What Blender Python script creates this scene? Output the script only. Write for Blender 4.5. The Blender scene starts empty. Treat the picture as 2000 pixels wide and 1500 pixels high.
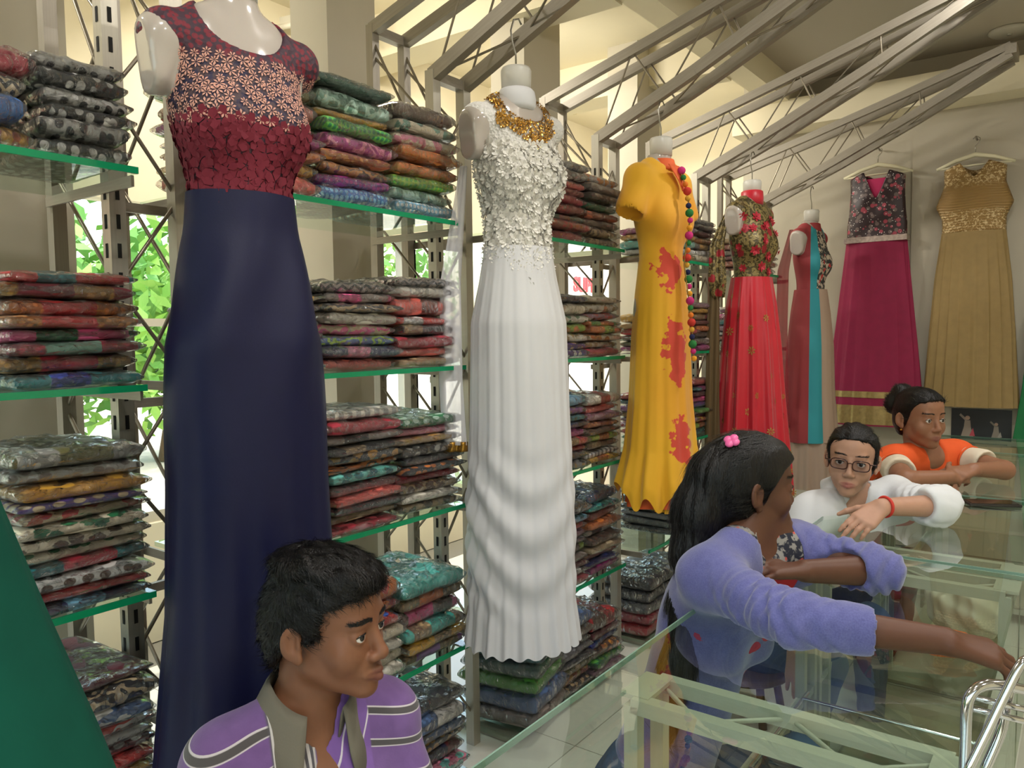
import bpy, bmesh, math, random
import numpy as np
from mathutils import Vector, Matrix, Euler

# ------------------------------------------------------------------ camera, light, exposure
scene = bpy.context.scene
COL = scene.collection
H = 1.39; FPX = 1510.0
TH = math.radians(36.6); PITCH = math.radians(3.65); ROLL = .0125
_f = np.array([-math.sin(TH)*math.cos(PITCH), math.cos(TH)*math.cos(PITCH), -math.sin(PITCH)])
_r0 = np.array([math.cos(TH), math.sin(TH), 0.0]); _u0 = np.cross(_r0, _f)
_r = _r0*math.cos(ROLL)-_u0*math.sin(ROLL); _u = np.cross(_r, _f)
CAMP = np.array([0, 0, H])
def at(x, y, X=None, Y=None, Z=None, d=None):
    v = _f+_r*(x-1000)/FPX-_u*(y-750)/FPX
    t = X/v[0] if X is not None else Y/v[1] if Y is not None else (Z-H)/v[2] if Z is not None else d
    return CAMP+v*t
cam = bpy.data.cameras.new('camera'); co = bpy.data.objects.new('camera', cam); COL.objects.link(co)
cam.sensor_width = 36; cam.lens = FPX*36/2000; cam.clip_start = .02; cam.clip_end = 200
_m = Matrix(((_r[0], _u[0], -_f[0], 0), (_r[1], _u[1], -_f[1], 0), (_r[2], _u[2], -_f[2], H), (0, 0, 0, 1)))
co.matrix_world = _m
scene.camera = co

w = bpy.data.worlds.new('World'); scene.world = w; w.use_nodes = True
nt = w.node_tree; bg = nt.nodes['Background']
sky = nt.nodes.new('ShaderNodeTexSky'); sky.sky_type = 'NISHITA'
sky.sun_disc = False; sky.sun_elevation = math.radians(55); sky.sun_rotation = math.radians(60)
sky.air_density = 1.6; sky.dust_density = 4
nt.links.new(sky.outputs[0], bg.inputs[0]); bg.inputs[1].default_value = .8
sd = bpy.data.lights.new('sun', 'SUN'); sd.energy = 3.2; sd.angle = .02; sd.color = (1, .95, .86)
so = bpy.data.objects.new('sun', sd); COL.objects.link(so); so.rotation_euler = Euler((math.radians(28), math.radians(-24), 0))

vs = scene.view_settings
scene.display_settings.display_device = 'sRGB'
vs.view_transform = 'Standard'; vs.look = 'None'; vs.gamma = 1; vs.use_curve_mapping = False
vs.exposure = 0.25

CEIL = 3.05
LAMPS = [(-.45, .25), (-.45, 1.75), (-.35, 3.2), (.95, .3), (.95, 2.0), (.95, 3.7), (.2, -1.2)]
LAMP_W = 12

# ------------------------------------------------------------------ helpers
R = random.Random(7)
MATS = {}
def srgb(h):
    if isinstance(h, str):
        h = h.lstrip('#'); c = [int(h[i:i+2], 16)/255 for i in (0, 2, 4)]
    else:
        c = h
    return tuple(x/12.92 if x <= .04045 else ((x+.055)/1.055)**2.4 for x in c)+(1.0,)
class NB:
    """small node-building helper"""
    def __init__(s, name):
        s.m = bpy.data.materials.new(name); s.m.use_nodes = True
        s.t = s.m.node_tree; s.b = s.t.nodes.get('Principled BSDF'); s.out = s.t.nodes.get('Material Output')
    def n(s, typ, props=None, **ins):
        nd = s.t.nodes.new(typ)
        for k, v in (props or {}).items(): setattr(nd, k, v)
        for k, v in ins.items():
            key = int(k[1:]) if k[0] == '_' and k[1:].isdigit() else k.replace('_', ' ')
            s.set(nd.inputs[key], v)
        return nd
    def set(s, sock, v):
        if isinstance(v, bpy.types.NodeSocket): s.t.links.new(v, sock)
        else: sock.default_value = v
    def math(s, op, a, b=0.0, c=0.0):
        nd = s.t.nodes.new('ShaderNodeMath'); nd.operation = op
        s.set(nd.inputs[0], a); s.set(nd.inputs[1], b); s.set(nd.inputs[2], c)
        return nd.outputs[0]
    def mix(s, f, a, b):
        nd = s.t.nodes.new('ShaderNodeMix'); nd.data_type = 'RGBA'
        s.set(nd.inputs[0], f); s.set(nd.inputs[6], a); s.set(nd.inputs[7], b)
        return nd.outputs[2]
    def step(s, v, edge, soft=.02):
        nd = s.t.nodes.new('ShaderNodeMapRange'); nd.interpolation_type = 'SMOOTHSTEP'
        s.set(nd.inputs[0], v); nd.inputs[1].default_value = edge-soft; nd.inputs[2].default_value = edge+soft
        return nd.outputs[0]
    def obj(s, jitter=False):
        tc = s.n('ShaderNodeTexCoord').outputs['Object']
        if jitter:
            rnd = s.n('ShaderNodeObjectInfo').outputs['Random']
            return s.n('ShaderNodeVectorMath', {'operation': 'ADD'}, _0=tc, _1=s.math('MULTIPLY', rnd, 7.3)).outputs[0]
        return tc
    def xyz(s, v):
        nd = s.n('ShaderNodeSeparateXYZ', _0=v); return nd.outputs
    def noise(s, v, scale, detail=3, dist=0.0):
        nd = s.n('ShaderNodeTexNoise', Vector=v, Scale=scale, Detail=float(detail), Distortion=dist); return nd.outputs['Fac']
    def voro(s, v, scale, rnd=1.0, feat='F1', out='Distance', dim='3D'):
        nd = s.n('ShaderNodeTexVoronoi', {'feature': feat, 'voronoi_dimensions': dim}, Vector=v, Scale=scale, Randomness=rnd); return nd.outputs[out]
    def bump(s, h, strength=.3, dist=.002):
        return s.n('ShaderNodeBump', Height=h, Strength=strength, Distance=dist).outputs[0]
    def P(s, **k):
        for a, v in k.items(): s.set(s.b.inputs[a.replace('_', ' ')], v)
        return s.m
def mat(name, col, rough=.5, metal=0.0, nscale=0, namt=.12, bump=0, bscale=60, bdist=.002, **kw):
    if name in MATS: return MATS[name]
    b = NB(name); c = srgb(col)
    if nscale:
        nz = b.noise(b.obj(), nscale, 4)
        lo = tuple(x*(1-namt*1.6) for x in c[:3])+(1,); hi = tuple(min(1, x*(1+namt)) for x in c[:3])+(1,)
        b.P(Base_Color=b.mix(nz, lo, hi))
    else: b.P(Base_Color=c)
    b.P(Roughness=rough, Metallic=metal)
    if bump: b.P(Normal=b.bump(b.noise(b.obj(), bscale, 3), bump, bdist))
    for k, v in kw.items(): b.P(**{k: v})
    MATS[name] = b.m; return b.m
def glass(name, tint, base=.03, rough=.0, power=1.0):
    if name in MATS: return MATS[name]
    b = NB(name)
    tr = b.n('ShaderNodeBsdfTransparent', Color=tint+(1,)).outputs[0]
    gl = b.n('ShaderNodeBsdfGlossy', Color=(1, 1, 1, 1), Roughness=rough).outputs[0]
    fr = b.n('ShaderNodeFresnel', IOR=1.5).outputs[0]
    bf = b.n('ShaderNodeNewGeometry').outputs['Backfacing']
    fac = b.math('MULTIPLY', b.math('MULTIPLY_ADD', fr, power, base), b.math('SUBTRACT', 1, bf))
    mx = b.n('ShaderNodeMixShader', _0=fac, _1=tr, _2=gl).outputs[0]
    b.t.links.new(mx, b.out.inputs[0]); MATS[name] = b.m; return b.m

def link(o, parent=None):
    COL.objects.link(o)
    if parent is not None: o.parent = parent
    return o
def tag(o, label=None, cat=None, group=None, kind=None):
    if label: o['label'] = label
    if cat: o['category'] = cat
    if group: o['group'] = group
    if kind: o['kind'] = kind
    return o
def empty(name, loc=(0, 0, 0), rz=0.0, parent=None):
    o = bpy.data.objects.new(name, None); o.empty_display_size = .05
    o.location = loc; o.rotation_euler = (0, 0, rz); return link(o, parent)
def mesh_obj(name, verts, faces, m, parent=None, smooth=True, attrs=None):
    me = bpy.data.meshes.new(name)
    me.from_pydata([tuple(v) for v in verts] if not isinstance(verts, np.ndarray) else verts.tolist(), [], faces if isinstance(faces, list) else faces.tolist())
    if smooth: me.polygons.foreach_set('use_smooth', [True]*len(me.polygons))
    if m: me.materials.append(m)
    for k, (typ, arr) in (attrs or {}).items():
        a = me.attributes.new(k, typ, 'POINT')
        a.data.foreach_set('color' if typ == 'FLOAT_COLOR' else 'vector' if typ == 'FLOAT_VECTOR' else 'value', np.asarray(arr, dtype=np.float32).ravel())
    o = bpy.data.objects.new(name, me); return link(o, parent)
class MB:
    def __init__(s): s.v = []; s.f = []
    def add(s, v, f):
        n = len(s.v); s.v += [tuple(p) for p in v]; s.f += [tuple(i+n for i in q) for q in f]; return s
    def box(s, lo, hi):
        (a, b, c), (d, e, g) = lo, hi
        return s.add([(a, b, c), (d, b, c), (d, e, c), (a, e, c), (a, b, g), (d, b, g), (d, e, g), (a, e, g)],
                     [(3, 2, 1, 0), (4, 5, 6, 7), (0, 1, 5, 4), (1, 2, 6, 5), (2, 3, 7, 6), (3, 0, 4, 7)])
    def tube(s, pts, r, n=8, closed=False, caps=True):
        pts = [Vector(p) for p in pts]; rings = []; N = len(pts)
        rr = r if isinstance(r, (list, tuple)) else [r]*N
        up = None
        for i, p in enumerate(pts):
            if closed: t = pts[(i+1) % N]-pts[i-1]
            else: t = pts[min(i+1, N-1)]-pts[max(i-1, 0)]
            t.normalize()
            if up is None:
                up = Vector((0, 0, 1)) if abs(t.z) < .9 else Vector((1, 0, 0))
            a = t.cross(up); a.normalize(); b = a.cross(t); up = b
            rings.append([p+(a*math.cos(q)+b*math.sin(q))*rr[i] for q in [2*math.pi*j/n for j in range(n)]])
        v = [q for ring in rings for q in ring]; f = []
        for i in range(N if closed else N-1):
            k = (i+1) % N
            for j in range(n): f.append((i*n+j, i*n+(j+1) % n, k*n+(j+1) % n, k*n+j))
        if caps and not closed: f += [tuple(range(n-1, -1, -1)), tuple((N-1)*n+j for j in range(n))]
        return s.add(v, f)
    def lathe(s, prof, c=(0, 0, 0), n=20):
        v = []; f = []
        for (r, z) in prof: v += [(c[0]+r*math.cos(2*math.pi*j/n), c[1]+r*math.sin(2*math.pi*j/n), c[2]+z) for j in range(n)]
        for i in range(len(prof)-1):
            for j in range(n): f.append((i*n+j, i*n+(j+1) % n, (i+1)*n+(j+1) % n, (i+1)*n+j))
        f += [tuple(range(n-1, -1, -1)), tuple((len(prof)-1)*n+j for j in range(n))]
        return s.add(v, f)
    def build(s, name, m, parent=None, smooth=False): return mesh_obj(name, s.v, s.f, m, parent, smooth)
def box(name, lo, hi, m, parent=None, bevel=0):
    """axis box centred on its own origin"""
    lo = Vector(lo); hi = Vector(hi); c = (lo+hi)/2
    o = MB().box(lo-c, hi-c).build(name, m, parent); o.location = c
    if bevel:
        b = o.modifiers.new('bevel', 'BEVEL'); b.width = bevel; b.segments = 2
    return o
UNIT = {}
def unit_mesh(kind, m):
    k = (kind, m.name)
    if k not in UNIT:
        if kind == 'bar': b = MB().box((-.5, -.5, 0), (.5, .5, 1))
        else: b = MB().tube([(0, 0, 0), (0, 0, 1)], .5, 8)
        me = bpy.data.meshes.new(kind); me.from_pydata(b.v, [], b.f); me.materials.append(m)
        if kind != 'bar': me.polygons.foreach_set('use_smooth', [len(p.vertices) == 4 for p in me.polygons])
        UNIT[k] = me
    return UNIT[k]
def bar(name, p0, p1, wx, wy, m, parent=None, kind='bar'):
    p0 = Vector(p0); p1 = Vector(p1); d = p1-p0; L = d.length; d.normalize()
    y = Vector((0, 1, 0)) if abs(d.y) < .9 else Vector((1, 0, 0))
    x = y.cross(d).normalized(); y = d.cross(x)
    o = bpy.data.objects.new(name, unit_mesh(kind, m)); link(o, parent)
    M = Matrix((x, y, d)).transposed().to_4x4(); M.translation = p0
    o.matrix_basis = M @ Matrix.Diagonal((wx, wy, L, 1)); return o
def rod(name, p0, p1, r, m, parent=None): return bar(name, p0, p1, 2*r, 2*r, m, parent, 'rod')
# ------------------------------------------------------------------ room shell
YB = 5.44; XR = 2.3; YN = -2.4; XG = -2.17; XO = -3.4
cream = mat('cream_wall', '#e2d8bc', .85, nscale=3, namt=.05, bump=.12, bscale=40)
backm = mat('back_wall_plaster', '#b5ad9c', .85, nscale=2.5, namt=.05, bump=.15, bscale=60)
ceilm = mat('ceiling_plaster', '#b3aa99', .9, nscale=1.5, namt=.05)
def struct(o): o['kind'] = 'structure'; return o
# tiled floor
fb = NB('floor_tile'); ob = fb.obj()
nz = fb.noise(ob, 2.2, 4)
fb.P(Base_Color=fb.mix(nz, srgb('#cfcdbf'), srgb('#dcdacd')), Roughness=.22)
floor = struct(box('floor', (XO-.1, YN, -.12), (XR+.1, YB+.2, -.006), mat('floor_grout', '#8d8a7e', .8)))
tile_me = None
T = .6
for ix in range(-6, 4):
    for iy in range(-4, 10):
        if tile_me is None:
            o = MB().box((-.298, -.298, -.005), (.298, .298, 0)).build('tile', fb.m); tile_me = o.data
        else:
            o = link(bpy.data.objects.new('tile', tile_me))
        cx, cy = ix*T+.15, iy*T+.05
        if cx > XR-.3 or cy > YB-.25 or cy < YN+.3 or cx < XO+.3:
            bpy.data.objects.remove(o); continue
        o.location = (cx, cy, 0); o.parent = floor; o.matrix_parent_inverse = floor.matrix_basis.inverted()
struct(box('wall_back', (-1.98, YB, 0), (XR+.1, YB+.15, CEIL+.3), backm))
struct(box('trim_1', (-.9, YB-.012, 0), (XR, YB, 2.72), backm))
struct(box('trim_2', (-1.98, YB-.22, 2.72), (XR, YB, 2.9), cream))
struct(box('wall_right', (XR, YN, 0), (XR+.12, YB+.15, CEIL+.3), cream))
struct(box('wall_near', (XO, YN-.12, 2.55), (XR+.1, YN, CEIL+.3), cream))
struct(box('wall_near_sill', (XO, YN-.12, 0), (XR+.1, YN, .25), cream))
shopg = glass('shopfront_glass', (.95, .97, .96), .02)
for i in range(5):      # glazed shop front behind the camera
    xa = XO+.05+i*1.15
    wnd = struct(empty('window_%d' % (20+i), (xa+.575, YN-.06, .25)))
    for q in (-.575, .575): box('window_frame', (q-.03, -.05, 0), (q+.03, .05, 2.3), mat('shopfront_aluminium', '#8f8d88', .4, .6), wnd)
    box('pane', (-.545, -.004, 0), (.545, .004, 2.3), shopg, wnd)
def portal(name, loc, rot, sx, sy):
    ld = bpy.data.lights.new(name, 'AREA'); ld.shape = 'RECTANGLE'; ld.size = sx; ld.size_y = sy; ld.cycles.is_portal = True
    o = link(bpy.data.objects.new(name, ld)); o.location = loc; o.rotation_euler = rot
portal('daylight_portal_shopfront', ((XO+XR)/2, YN-.2, 1.4), (math.radians(90), 0, 0), 5.6, 2.3)
portal('daylight_portal_veranda', (XO-.2, 2.0, 1.27), (math.radians(90), 0, math.radians(-90)), 8.5, 1.45)
struct(box('ceiling', (-1.62, YN, CEIL), (XR+.1, YB+.15, CEIL+.12), ceilm))
struct(box('ceiling_veranda', (XO-.1, YN, CEIL+.06), (-1.62, YB+1.2, CEIL+.2), cream))
struct(box('trim_3', (-1.74, YN, CEIL-.16), (-1.6, YB, CEIL+.1), cream))
for k, y in enumerate((1.55, 3.0, 4.35)):
    struct(box('trim_%d' % (4+k), (XO, y, CEIL-.17), (-1.74, y+.22, CEIL+.06), cream))
# outer veranda wall with large windows
zl, zh = .55, 2.0
struct(box('wall_left', (XO-.12, YN, zh), (XO, YB+1.2, CEIL+.2), cream))
struct(box('wall_left_sill', (XO-.12, YN, 0), (XO, YB+1.2, zl), cream))
struct(box('wall_left_end', (XO, YB+.9, 0), (-1.98, YB+1.02, CEIL+.2), cream))
mull = mat('window_frame_paint', '#c9c3b2', .5)
wg = glass('window_glass', (.95, .97, .95), .02)
ys = [-2.3, -.6, 1.02, 2.45, 3.55, 5.0, 6.4]
for i in range(len(ys)-1):
    wnd = struct(empty('window_%d' % (i+1), (XO-.06, (ys[i]+ys[i+1])/2, zl)))
    hw = (ys[i+1]-ys[i])/2; hh = zh-zl
    for q in (-1, 1): box('window_frame', (-.05, q*hw-.04, 0), (.05, q*hw+.04, hh), mull, wnd)
    box('rail', (-.03, -hw, 0), (.03, hw, .05), mull, wnd)
    box('rail', (-.03, -hw, hh*.62), (.03, hw, hh*.62+.035), mull, wnd)
    box('pane', (-.004, -hw+.04, .05), (.004, hw-.04, hh), wg, wnd)
# square masonry columns behind the rack
colm = mat('column_plaster', '#b8b09d', .85, nscale=4, namt=.06)
for k, (y0, y1) in enumerate(((.62, .98), (1.86, 2.09), (3.05, 3.36), (4.2, 4.5))):
    tag(box('masonry_column', (XG-.2, y0, 0), (XG, y1, CEIL+.06), colm), kind='structure')
# lit tubes added out of view to brighten the veranda
tubem = NB('fill_tube_glow'); tubem.P(Base_Color=(.9, .9, .85, 1), Emission_Color=(1, .95, .80, 1), Emission_Strength=3.0)
for (tx, ty, where, trz) in ((-2.62, 1.80, 'beside the navy gown', math.pi), (-2.62, 3.25, 'behind the white gown', math.pi), (-2.62, 4.60, 'behind the yellow dress', math.pi), (-2.62, .0, 'behind the green dress', math.pi)):
    tl = empty('tube_light', (tx, ty, 2.93), trz); tag(tl, 'added white tube light brightening the veranda '+where, 'tube light', 'veranda tube lights')
    box('batten', (-.26, -.02, -.02), (.26, .03, .03), mat('batten_white', '#d8d4c6', .4), tl)
    MB().tube([(-.25, -.04, 0), (.25, -.04, 0)], .014, 10).build('tube', tubem.m, tl, True)
    for q in (-1, 1): box('end_cap', (q*.265-.015, -.06, -.025), (q*.265+.015, .03, .03), mat('batten_cap', '#c9b98a', .5), tl)
    ld = bpy.data.lights.new('veranda_fill_lamp', 'AREA'); ld.shape = 'RECTANGLE'; ld.size = .5; ld.size_y = .06; ld.energy = 20; ld.color = (1, .95, .85)
    lo = link(bpy.data.objects.new('veranda_fill_lamp', ld), tl); lo.location = (0, -.075, -.03); lo.rotation_euler = (math.radians(-35), 0, 0)
pA, pB = Vector(at(525, 56, Y=2.6)), Vector(at(662, 26, Y=2.6))
tl = empty('tube_light', tuple((pA+pB)/2)); tag(tl, 'unlit white tube light batten on cream wall between navy and white gowns', 'tube light', 'veranda tube lights')
_d = pB-pA; hl = _d.length/2; _d.normalize(); M_ = _d.to_track_quat('X', 'Z')
tl.rotation_mode = 'QUATERNION'; tl.rotation_quaternion = M_
box('batten', (-hl, 0, -.0), (hl, .05, .045), mat('batten_white', '#d8d4c6', .4), tl)
MB().tube([(-hl*.96, -.02, -.015), (hl*.96, -.02, -.015)], .014, 10).build('tube', mat('tube_white', '#efece2', .3), tl, True)
for q in (-1, 1): box('end_cap', (q*hl-.02, -.04, -.04), (q*hl+.02, .05, .045), mat('batten_cap', '#c9b98a', .5), tl)
# round ceiling lamps
lampm = NB('lamp_glow'); lampm.P(Base_Color=(.9, .9, .9, 1), Emission_Color=(1, .97, .92, 1), Emission_Strength=14)
for i, (x, y) in enumerate(LAMPS):
    t = empty('ceiling_lamp', (x, y, CEIL)); tag(t, 'round white lamp glowing on the grey ceiling '+('above the striped polo person', 'above the lavender cardigan person', 'above the person in orange', 'nearest the shop front entrance', 'on the customer side beside phone counter', 'on the customer side before back wall', 'just inside the glazed shop front')[i], 'ceiling lamp', 'round ceiling lamps')
    MB().lathe([(.13, -.0), (.135, -.02), (.12, -.035), (.105, -.035)], n=28).build('rim', mat('lamp_rim', '#dddad0', .4), t, True)
    MB().lathe([(.1, -.030), (.1, -.037)], n=28).build('diffuser', lampm.m, t)
    ld = bpy.data.lights.new('lamp', 'AREA'); ld.shape = 'DISK'; ld.size = .2; ld.energy = LAMP_W; ld.color = (1, .96, .90)
    lo = bpy.data.objects.new('lamp_light', ld); link(lo, t); lo.location = (0, 0, -.045)
dp = at(1972, 58, Z=CEIL)
t = empty('ceiling_plate', tuple(dp)); tag(t, 'unlit round white plate flush on the grey ceiling', 'ceiling plate')
MB().lathe([(.1, 0), (.105, -.01), (.09, -.022), (.02, -.024)], n=28).build('cover', mat('plate_white', '#bdb7a8', .5), t, True)
MB().lathe([(.013, -.02), (.013, -.03)], n=12).build('centre_cap', mat('plate_cap', '#a8a294', .5), t, True)

# ------------------------------------------------------------------ outside
struct(box('ground_outside', (-40, -25, -.4), (XO-.12, 40, -.2), mat('street', '#b9b2a2', .9, nscale=1.2, namt=.1)))
leafm = [mat('leaf_light', '#7fae4a', .6), mat('leaf_mid', '#5f9440', .6)]
barkm = mat('bark', '#6d5a44', .9)
def tree(loc, r, h, seed, label):
    rr = random.Random(seed); t = empty('tree', loc); tag(t, label, 'tree', 'trees outside the shop windows')
    MB().tube([(0, 0, 0), (.1, .1, h*.5), (.0, .2, h)], [.16, .12, .06], 8).build('trunk', barkm, t, True)
    for k in range(3):
        m = MB(); c = Vector((rr.uniform(-.4, .4)*r, rr.uniform(-.5, .5)*r, h+rr.uniform(-.3, .3)*r))
        for i in range(900):
            d = Vector((rr.gauss(0, 1), rr.gauss(0, 1), rr.gauss(0, .8))); d.normalize(); p = c+d*r*rr.uniform(.45, 1)
            a = Vector((rr.gauss(0, 1), rr.gauss(0, 1), rr.gauss(0, 1))).normalized()*.14
            b = a.orthogonal().normalized()*.06
            m.add([p-a, p+b, p+a, p-b], [(0, 1, 2, 3)])
        tag(m.build('foliage', leafm[k % 2], t), kind='stuff')
tree((-10.6, .9, -.2), 1.6, 2.0, 1, 'leafy green tree outside window beyond the green dress')
tree((-9.6, 5.4, -.2), 1.5, 2.0, 2, 'leafy green tree outside window between navy and white gowns')
tree((-12, 10.2, -.2), 1.9, 2.6, 3, 'leafy green tree beside the red lettered sign board outside')
tree((-16.5, 3.4, -.2), 2.1, 2.4, 4, 'tall green tree furthest back across the street')
tree((-11, -4.4, -.2), 1.8, 2.0, 5, 'bushy green tree at the street end outside')
sp = at(1140, 548, X=-7.5)
sg = empty('sign_board', tuple(sp)); tag(sg, 'white street sign board with red block letters SUPE', 'sign')
box('panel', (-.03, -.75, -.38), (.0, .95, .42), mat('sign_white', '#efece6', .5), sg)
for q in (-.6, .8): box('post', (-.05, q-.03, sp[2]*-1-.2), (-.03, q+.03, -.3), mat('sign_post', '#77716a', .6), sg)
tc = bpy.data.curves.new('letters', 'FONT'); tc.body = 'SUPE'; tc.size = .36; tc.extrude = .01; tc.align_x = 'CENTER'; tc.offset = .012
_tmp = bpy.data.objects.new('lettering_curve', tc); COL.objects.link(_tmp); tc.materials.append(mat('sign_red', '#c9203a', .5))
_me = bpy.data.meshes.new_from_object(_tmp.evaluated_get(bpy.context.evaluated_depsgraph_get())); bpy.data.objects.remove(_tmp)
to = bpy.data.objects.new('lettering', _me); link(to, sg); to.location = (.015, .02, -.2); to.rotation_euler = (math.pi/2, 0, math.pi/2)
# red awning of the shop across the road
aw = empty('awning', (-7.0, -.2, 2.05)); tag(aw, 'red sloping shop awning across the road outside', 'awning')
MB().add([(0, -2, .5), (0, 1.7, .5), (1.2, 1.7, 0), (1.2, -2, 0), (0, -2, .45), (0, 1.7, .45), (1.2, 1.7, -.05), (1.2, -2, -.05)],
         [(0, 3, 2, 1), (4, 5, 6, 7), (0, 1, 5, 4), (1, 2, 6, 5), (2, 3, 7, 6), (3, 0, 4, 7)]).build('canvas', mat('awning_red', '#a83a3a', .7), aw)
for q in (-1.8, 1.5): rod('post', (1.15, q, -2.3), (1.15, q, .02), .03, mat('sign_post', '#77716a', .6), aw)

# ------------------------------------------------------------------ steel truss rack
steel = mat('grey_steel', '#9a9284', .42, .35, nscale=6, namt=.15, bump=.08, bscale=30)
steel2 = mat('slotted_steel', '#b3ad9e', .35, .45, nscale=8, namt=.1)
rodm = mat('rod_steel', '#857c6c', .35, .6)
darkm = mat('slot_dark', '#15130f', .9)
XF, XRR, ZF, ZR = -1.644, -1.905, 2.19, 2.39
TIP = (-.352, 2.845)
SH = [1.725, 1.30, .882, .446, .04]
gown = {-1: 'green dress', 0: 'navy gown', 1: 'white gown', 2: 'yellow dress', 3: 'red gown', 4: 'panelled teal gown'}
def truss(n):
    y0 = .822+n; y1 = y0+.145
    t = empty('truss_rack_frame', ((XF+XRR)/2, y0+.07, 0))
    tag(t, 'grey steel truss upright with cantilever roof arm holding the '+gown[n], 'truss frame', 'truss rack frames')
    L = Vector(t.location)
    def b(name, p, q, wx=.03, wy=.03, m=steel): return bar(name, Vector(p)-L, Vector(q)-L, wx, wy, m, t)
    def r(p, q, rr=.0045): return rod('lacing_rod', Vector(p)-L, Vector(q)-L, rr, rodm, t)
    def low(s):
        x = XF+(TIP[0]-XF)*s; z = ZF+(TIP[1]-.04-ZF)*s-.02*math.sin(math.pi*s); return x, z
    def upp(s):
        x = XRR+(TIP[0]-XRR)*s; z = ZR+(TIP[1]-ZR)*s-.01*math.sin(math.pi*s); return x, z
    for y in (y0, y1):
        b('post', (XF, y, 0), (XF, y, ZF+.015), .034, .034, steel2); b('post', (XRR, y, 0), (XRR, y, ZR+.015))
        K = 3
        for i in range(K):
            (xa, za), (xb, zb) = low(i/K), low((i+1)/K); b('lower_chord', (xa, y, za), (xb, y, zb), .042, .03)
            (xa, za), (xb, zb) = upp(i/K), upp((i+1)/K); b('upper_chord', (xa, y, za), (xb, y, zb), .038, .028)
        for i in range(4):     # lacing between the chords
            (xa, za), (xb, zb) = low(i/4.4+.02), upp((i+.5)/4.4+.16)
            r((xa, y, za), (xb, y, zb), .0038)
            (xc, zc) = low((i+1)/4.4); r((xb, y, zb), (xc, y, zc), .0038)
        z = .15; k = 0         # lacing up the column sides
        while z < 2.05:
            za, zb = z, z+.27
            r((XF if k % 2 else XRR, y, za), (XRR if k % 2 else XF, y, zb)); z += .27; k += 1
        r((XRR, y, ZR-.03), (XF, y, ZF-.3))
    k = 0; z = .1
    while z < 2.0:
        r((XF, y0 if k % 2 else y1, z), (XF, y1 if k % 2 else y0, z+.2)); k += 1; z += .2
    for i in range(1, 6):
        (xa, za), (xb, zb) = low((i-1)/5), low(i/5); ya, yb = (y0, y1) if i % 2 else (y1, y0)
        r((xa, ya, za), (xb, yb, zb), .0038)
    b('tip_plate', (TIP[0], y0-.02, TIP[1]-.02), (TIP[0], y1+.02, TIP[1]-.02), .05, .05)
    b('top_tie', (XRR, y0, ZR), (XRR, y1, ZR), .03, .03); b('top_tie', (XF, y0, ZF), (XF, y1, ZF), .03, .03)
    for zs in SH[:4]:
        for y in (y0-.02, y1+.02): b('shelf_bracket', (XRR, y, zs-.022), (XF+.12, y, zs-.022), .022, .006)
        b('cross_tie', (XF-.03, y0, zs-.05), (XF-.03, y1, zs-.05), .02, .012)
    m = MB()
    z = .12
    while z < 2.1:
        for y in (y0,):
            m.box((XF+.0175-L.x, y-.004-L.y, z), (XF+.0185-L.x, y+.004-L.y, z+.03))
            m.box((XF-.004-L.x, y-.0185-L.y, z), (XF+.004-L.x, y-.0175-L.y, z+.03))
        z += .06
    tag(m.build('slot_row', darkm, t), kind='stuff')
    return t
for n in range(-1, 5): truss(n)

# ------------------------------------------------------------------ glass shelves
shelfg = glass('shelf_glass', (.86, .95, .90), .03)
eb = NB('green_glass_edge'); eb.P(Base_Color=srgb('#149a68'), Roughness=.1, Transmission_Weight=.25, IOR=1.45)
edgem = eb.m
shelf_names = ['top', 'second', 'third', 'fourth', 'base']
bays = {0: (.3, .80), 1: (1.0, 1.785), 2: (2.0, 2.785), 3: (3.0, 3.785), 4: (4.0, 4.785)}
bay_name = {0: 'between green dress and navy gown', 1: 'between navy and white gowns', 2: 'between white and yellow dresses',
            3: 'between yellow and red gowns', 4: 'between red gown and panelled gown'}
for bnum, (ya, yb) in bays.items():
    if bnum == 0: ya = -.0
    for k, z in enumerate(SH):
        s = empty('glass_shelf', (-1.68, (ya+yb)/2, z))
        tag(s, 'green edged glass %s shelf %s' % (shelf_names[k], bay_name[bnum]), 'shelf', 'glass rack shelves')
        hy = (yb-ya)/2
        box('pane', (-.19, -hy, -.012), (.178, hy, 0), shelfg, s)
        box('front_edge', (.178, -hy, -.0125), (.184, hy, .0005), edgem if k < 4 else mat('dark_glass_edge', '#2b4038', .15), s)
        if k == 4:
            for q in (-1, 1): box('foot', (-.17, q*(hy-.05)-.02, -.038), (.15, q*(hy-.05)+.02, -.012), steel, s)
# ------------------------------------------------------------------ folded garments in clear plastic
PAL = dict(crimson='#b3243c', red='#c42a2e', scarlet='#d8362f', brick='#9c4436', maroon='#6d1f2c', salmon='#e06a62', coral='#e8675c', pink='#e58aa8', hotpink='#ee5f9f',
           magenta='#b02a86', purple='#8a2f8c', violet='#4c2f86', lilac='#9a68b8', navy='#24264e', blue='#2f6fb8', royal='#2f3fa0', steelblue='#4c6a9a', sky='#7fbcdc', teal='#1f7f86',
           turquoise='#45b8ac', mint='#bfe0cf', aqua='#6fc8be', green='#1f7a48', lime='#9cc23a', leaf='#62b044', sage='#6f9a86', forest='#3a5f50', olive='#6e6a3c',
           mustard='#d09a2a', yellow='#e2b23a', gold='#b98a3e', orange='#dd7d2e', tangerine='#ec8a48', peach='#f0a070', amber='#c98334', rust='#a5502c', brown='#5c4030', tan='#b79a70',
           beige='#cdb894', cream='#e0d4ba', ivory='#e6e0d2', white='#e4e2de', silver='#b4b2ac', grey='#77767a', charcoal='#3c3c42', black='#1f1e22', taupe='#8d7f78', mauve='#9c6f86')
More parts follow.
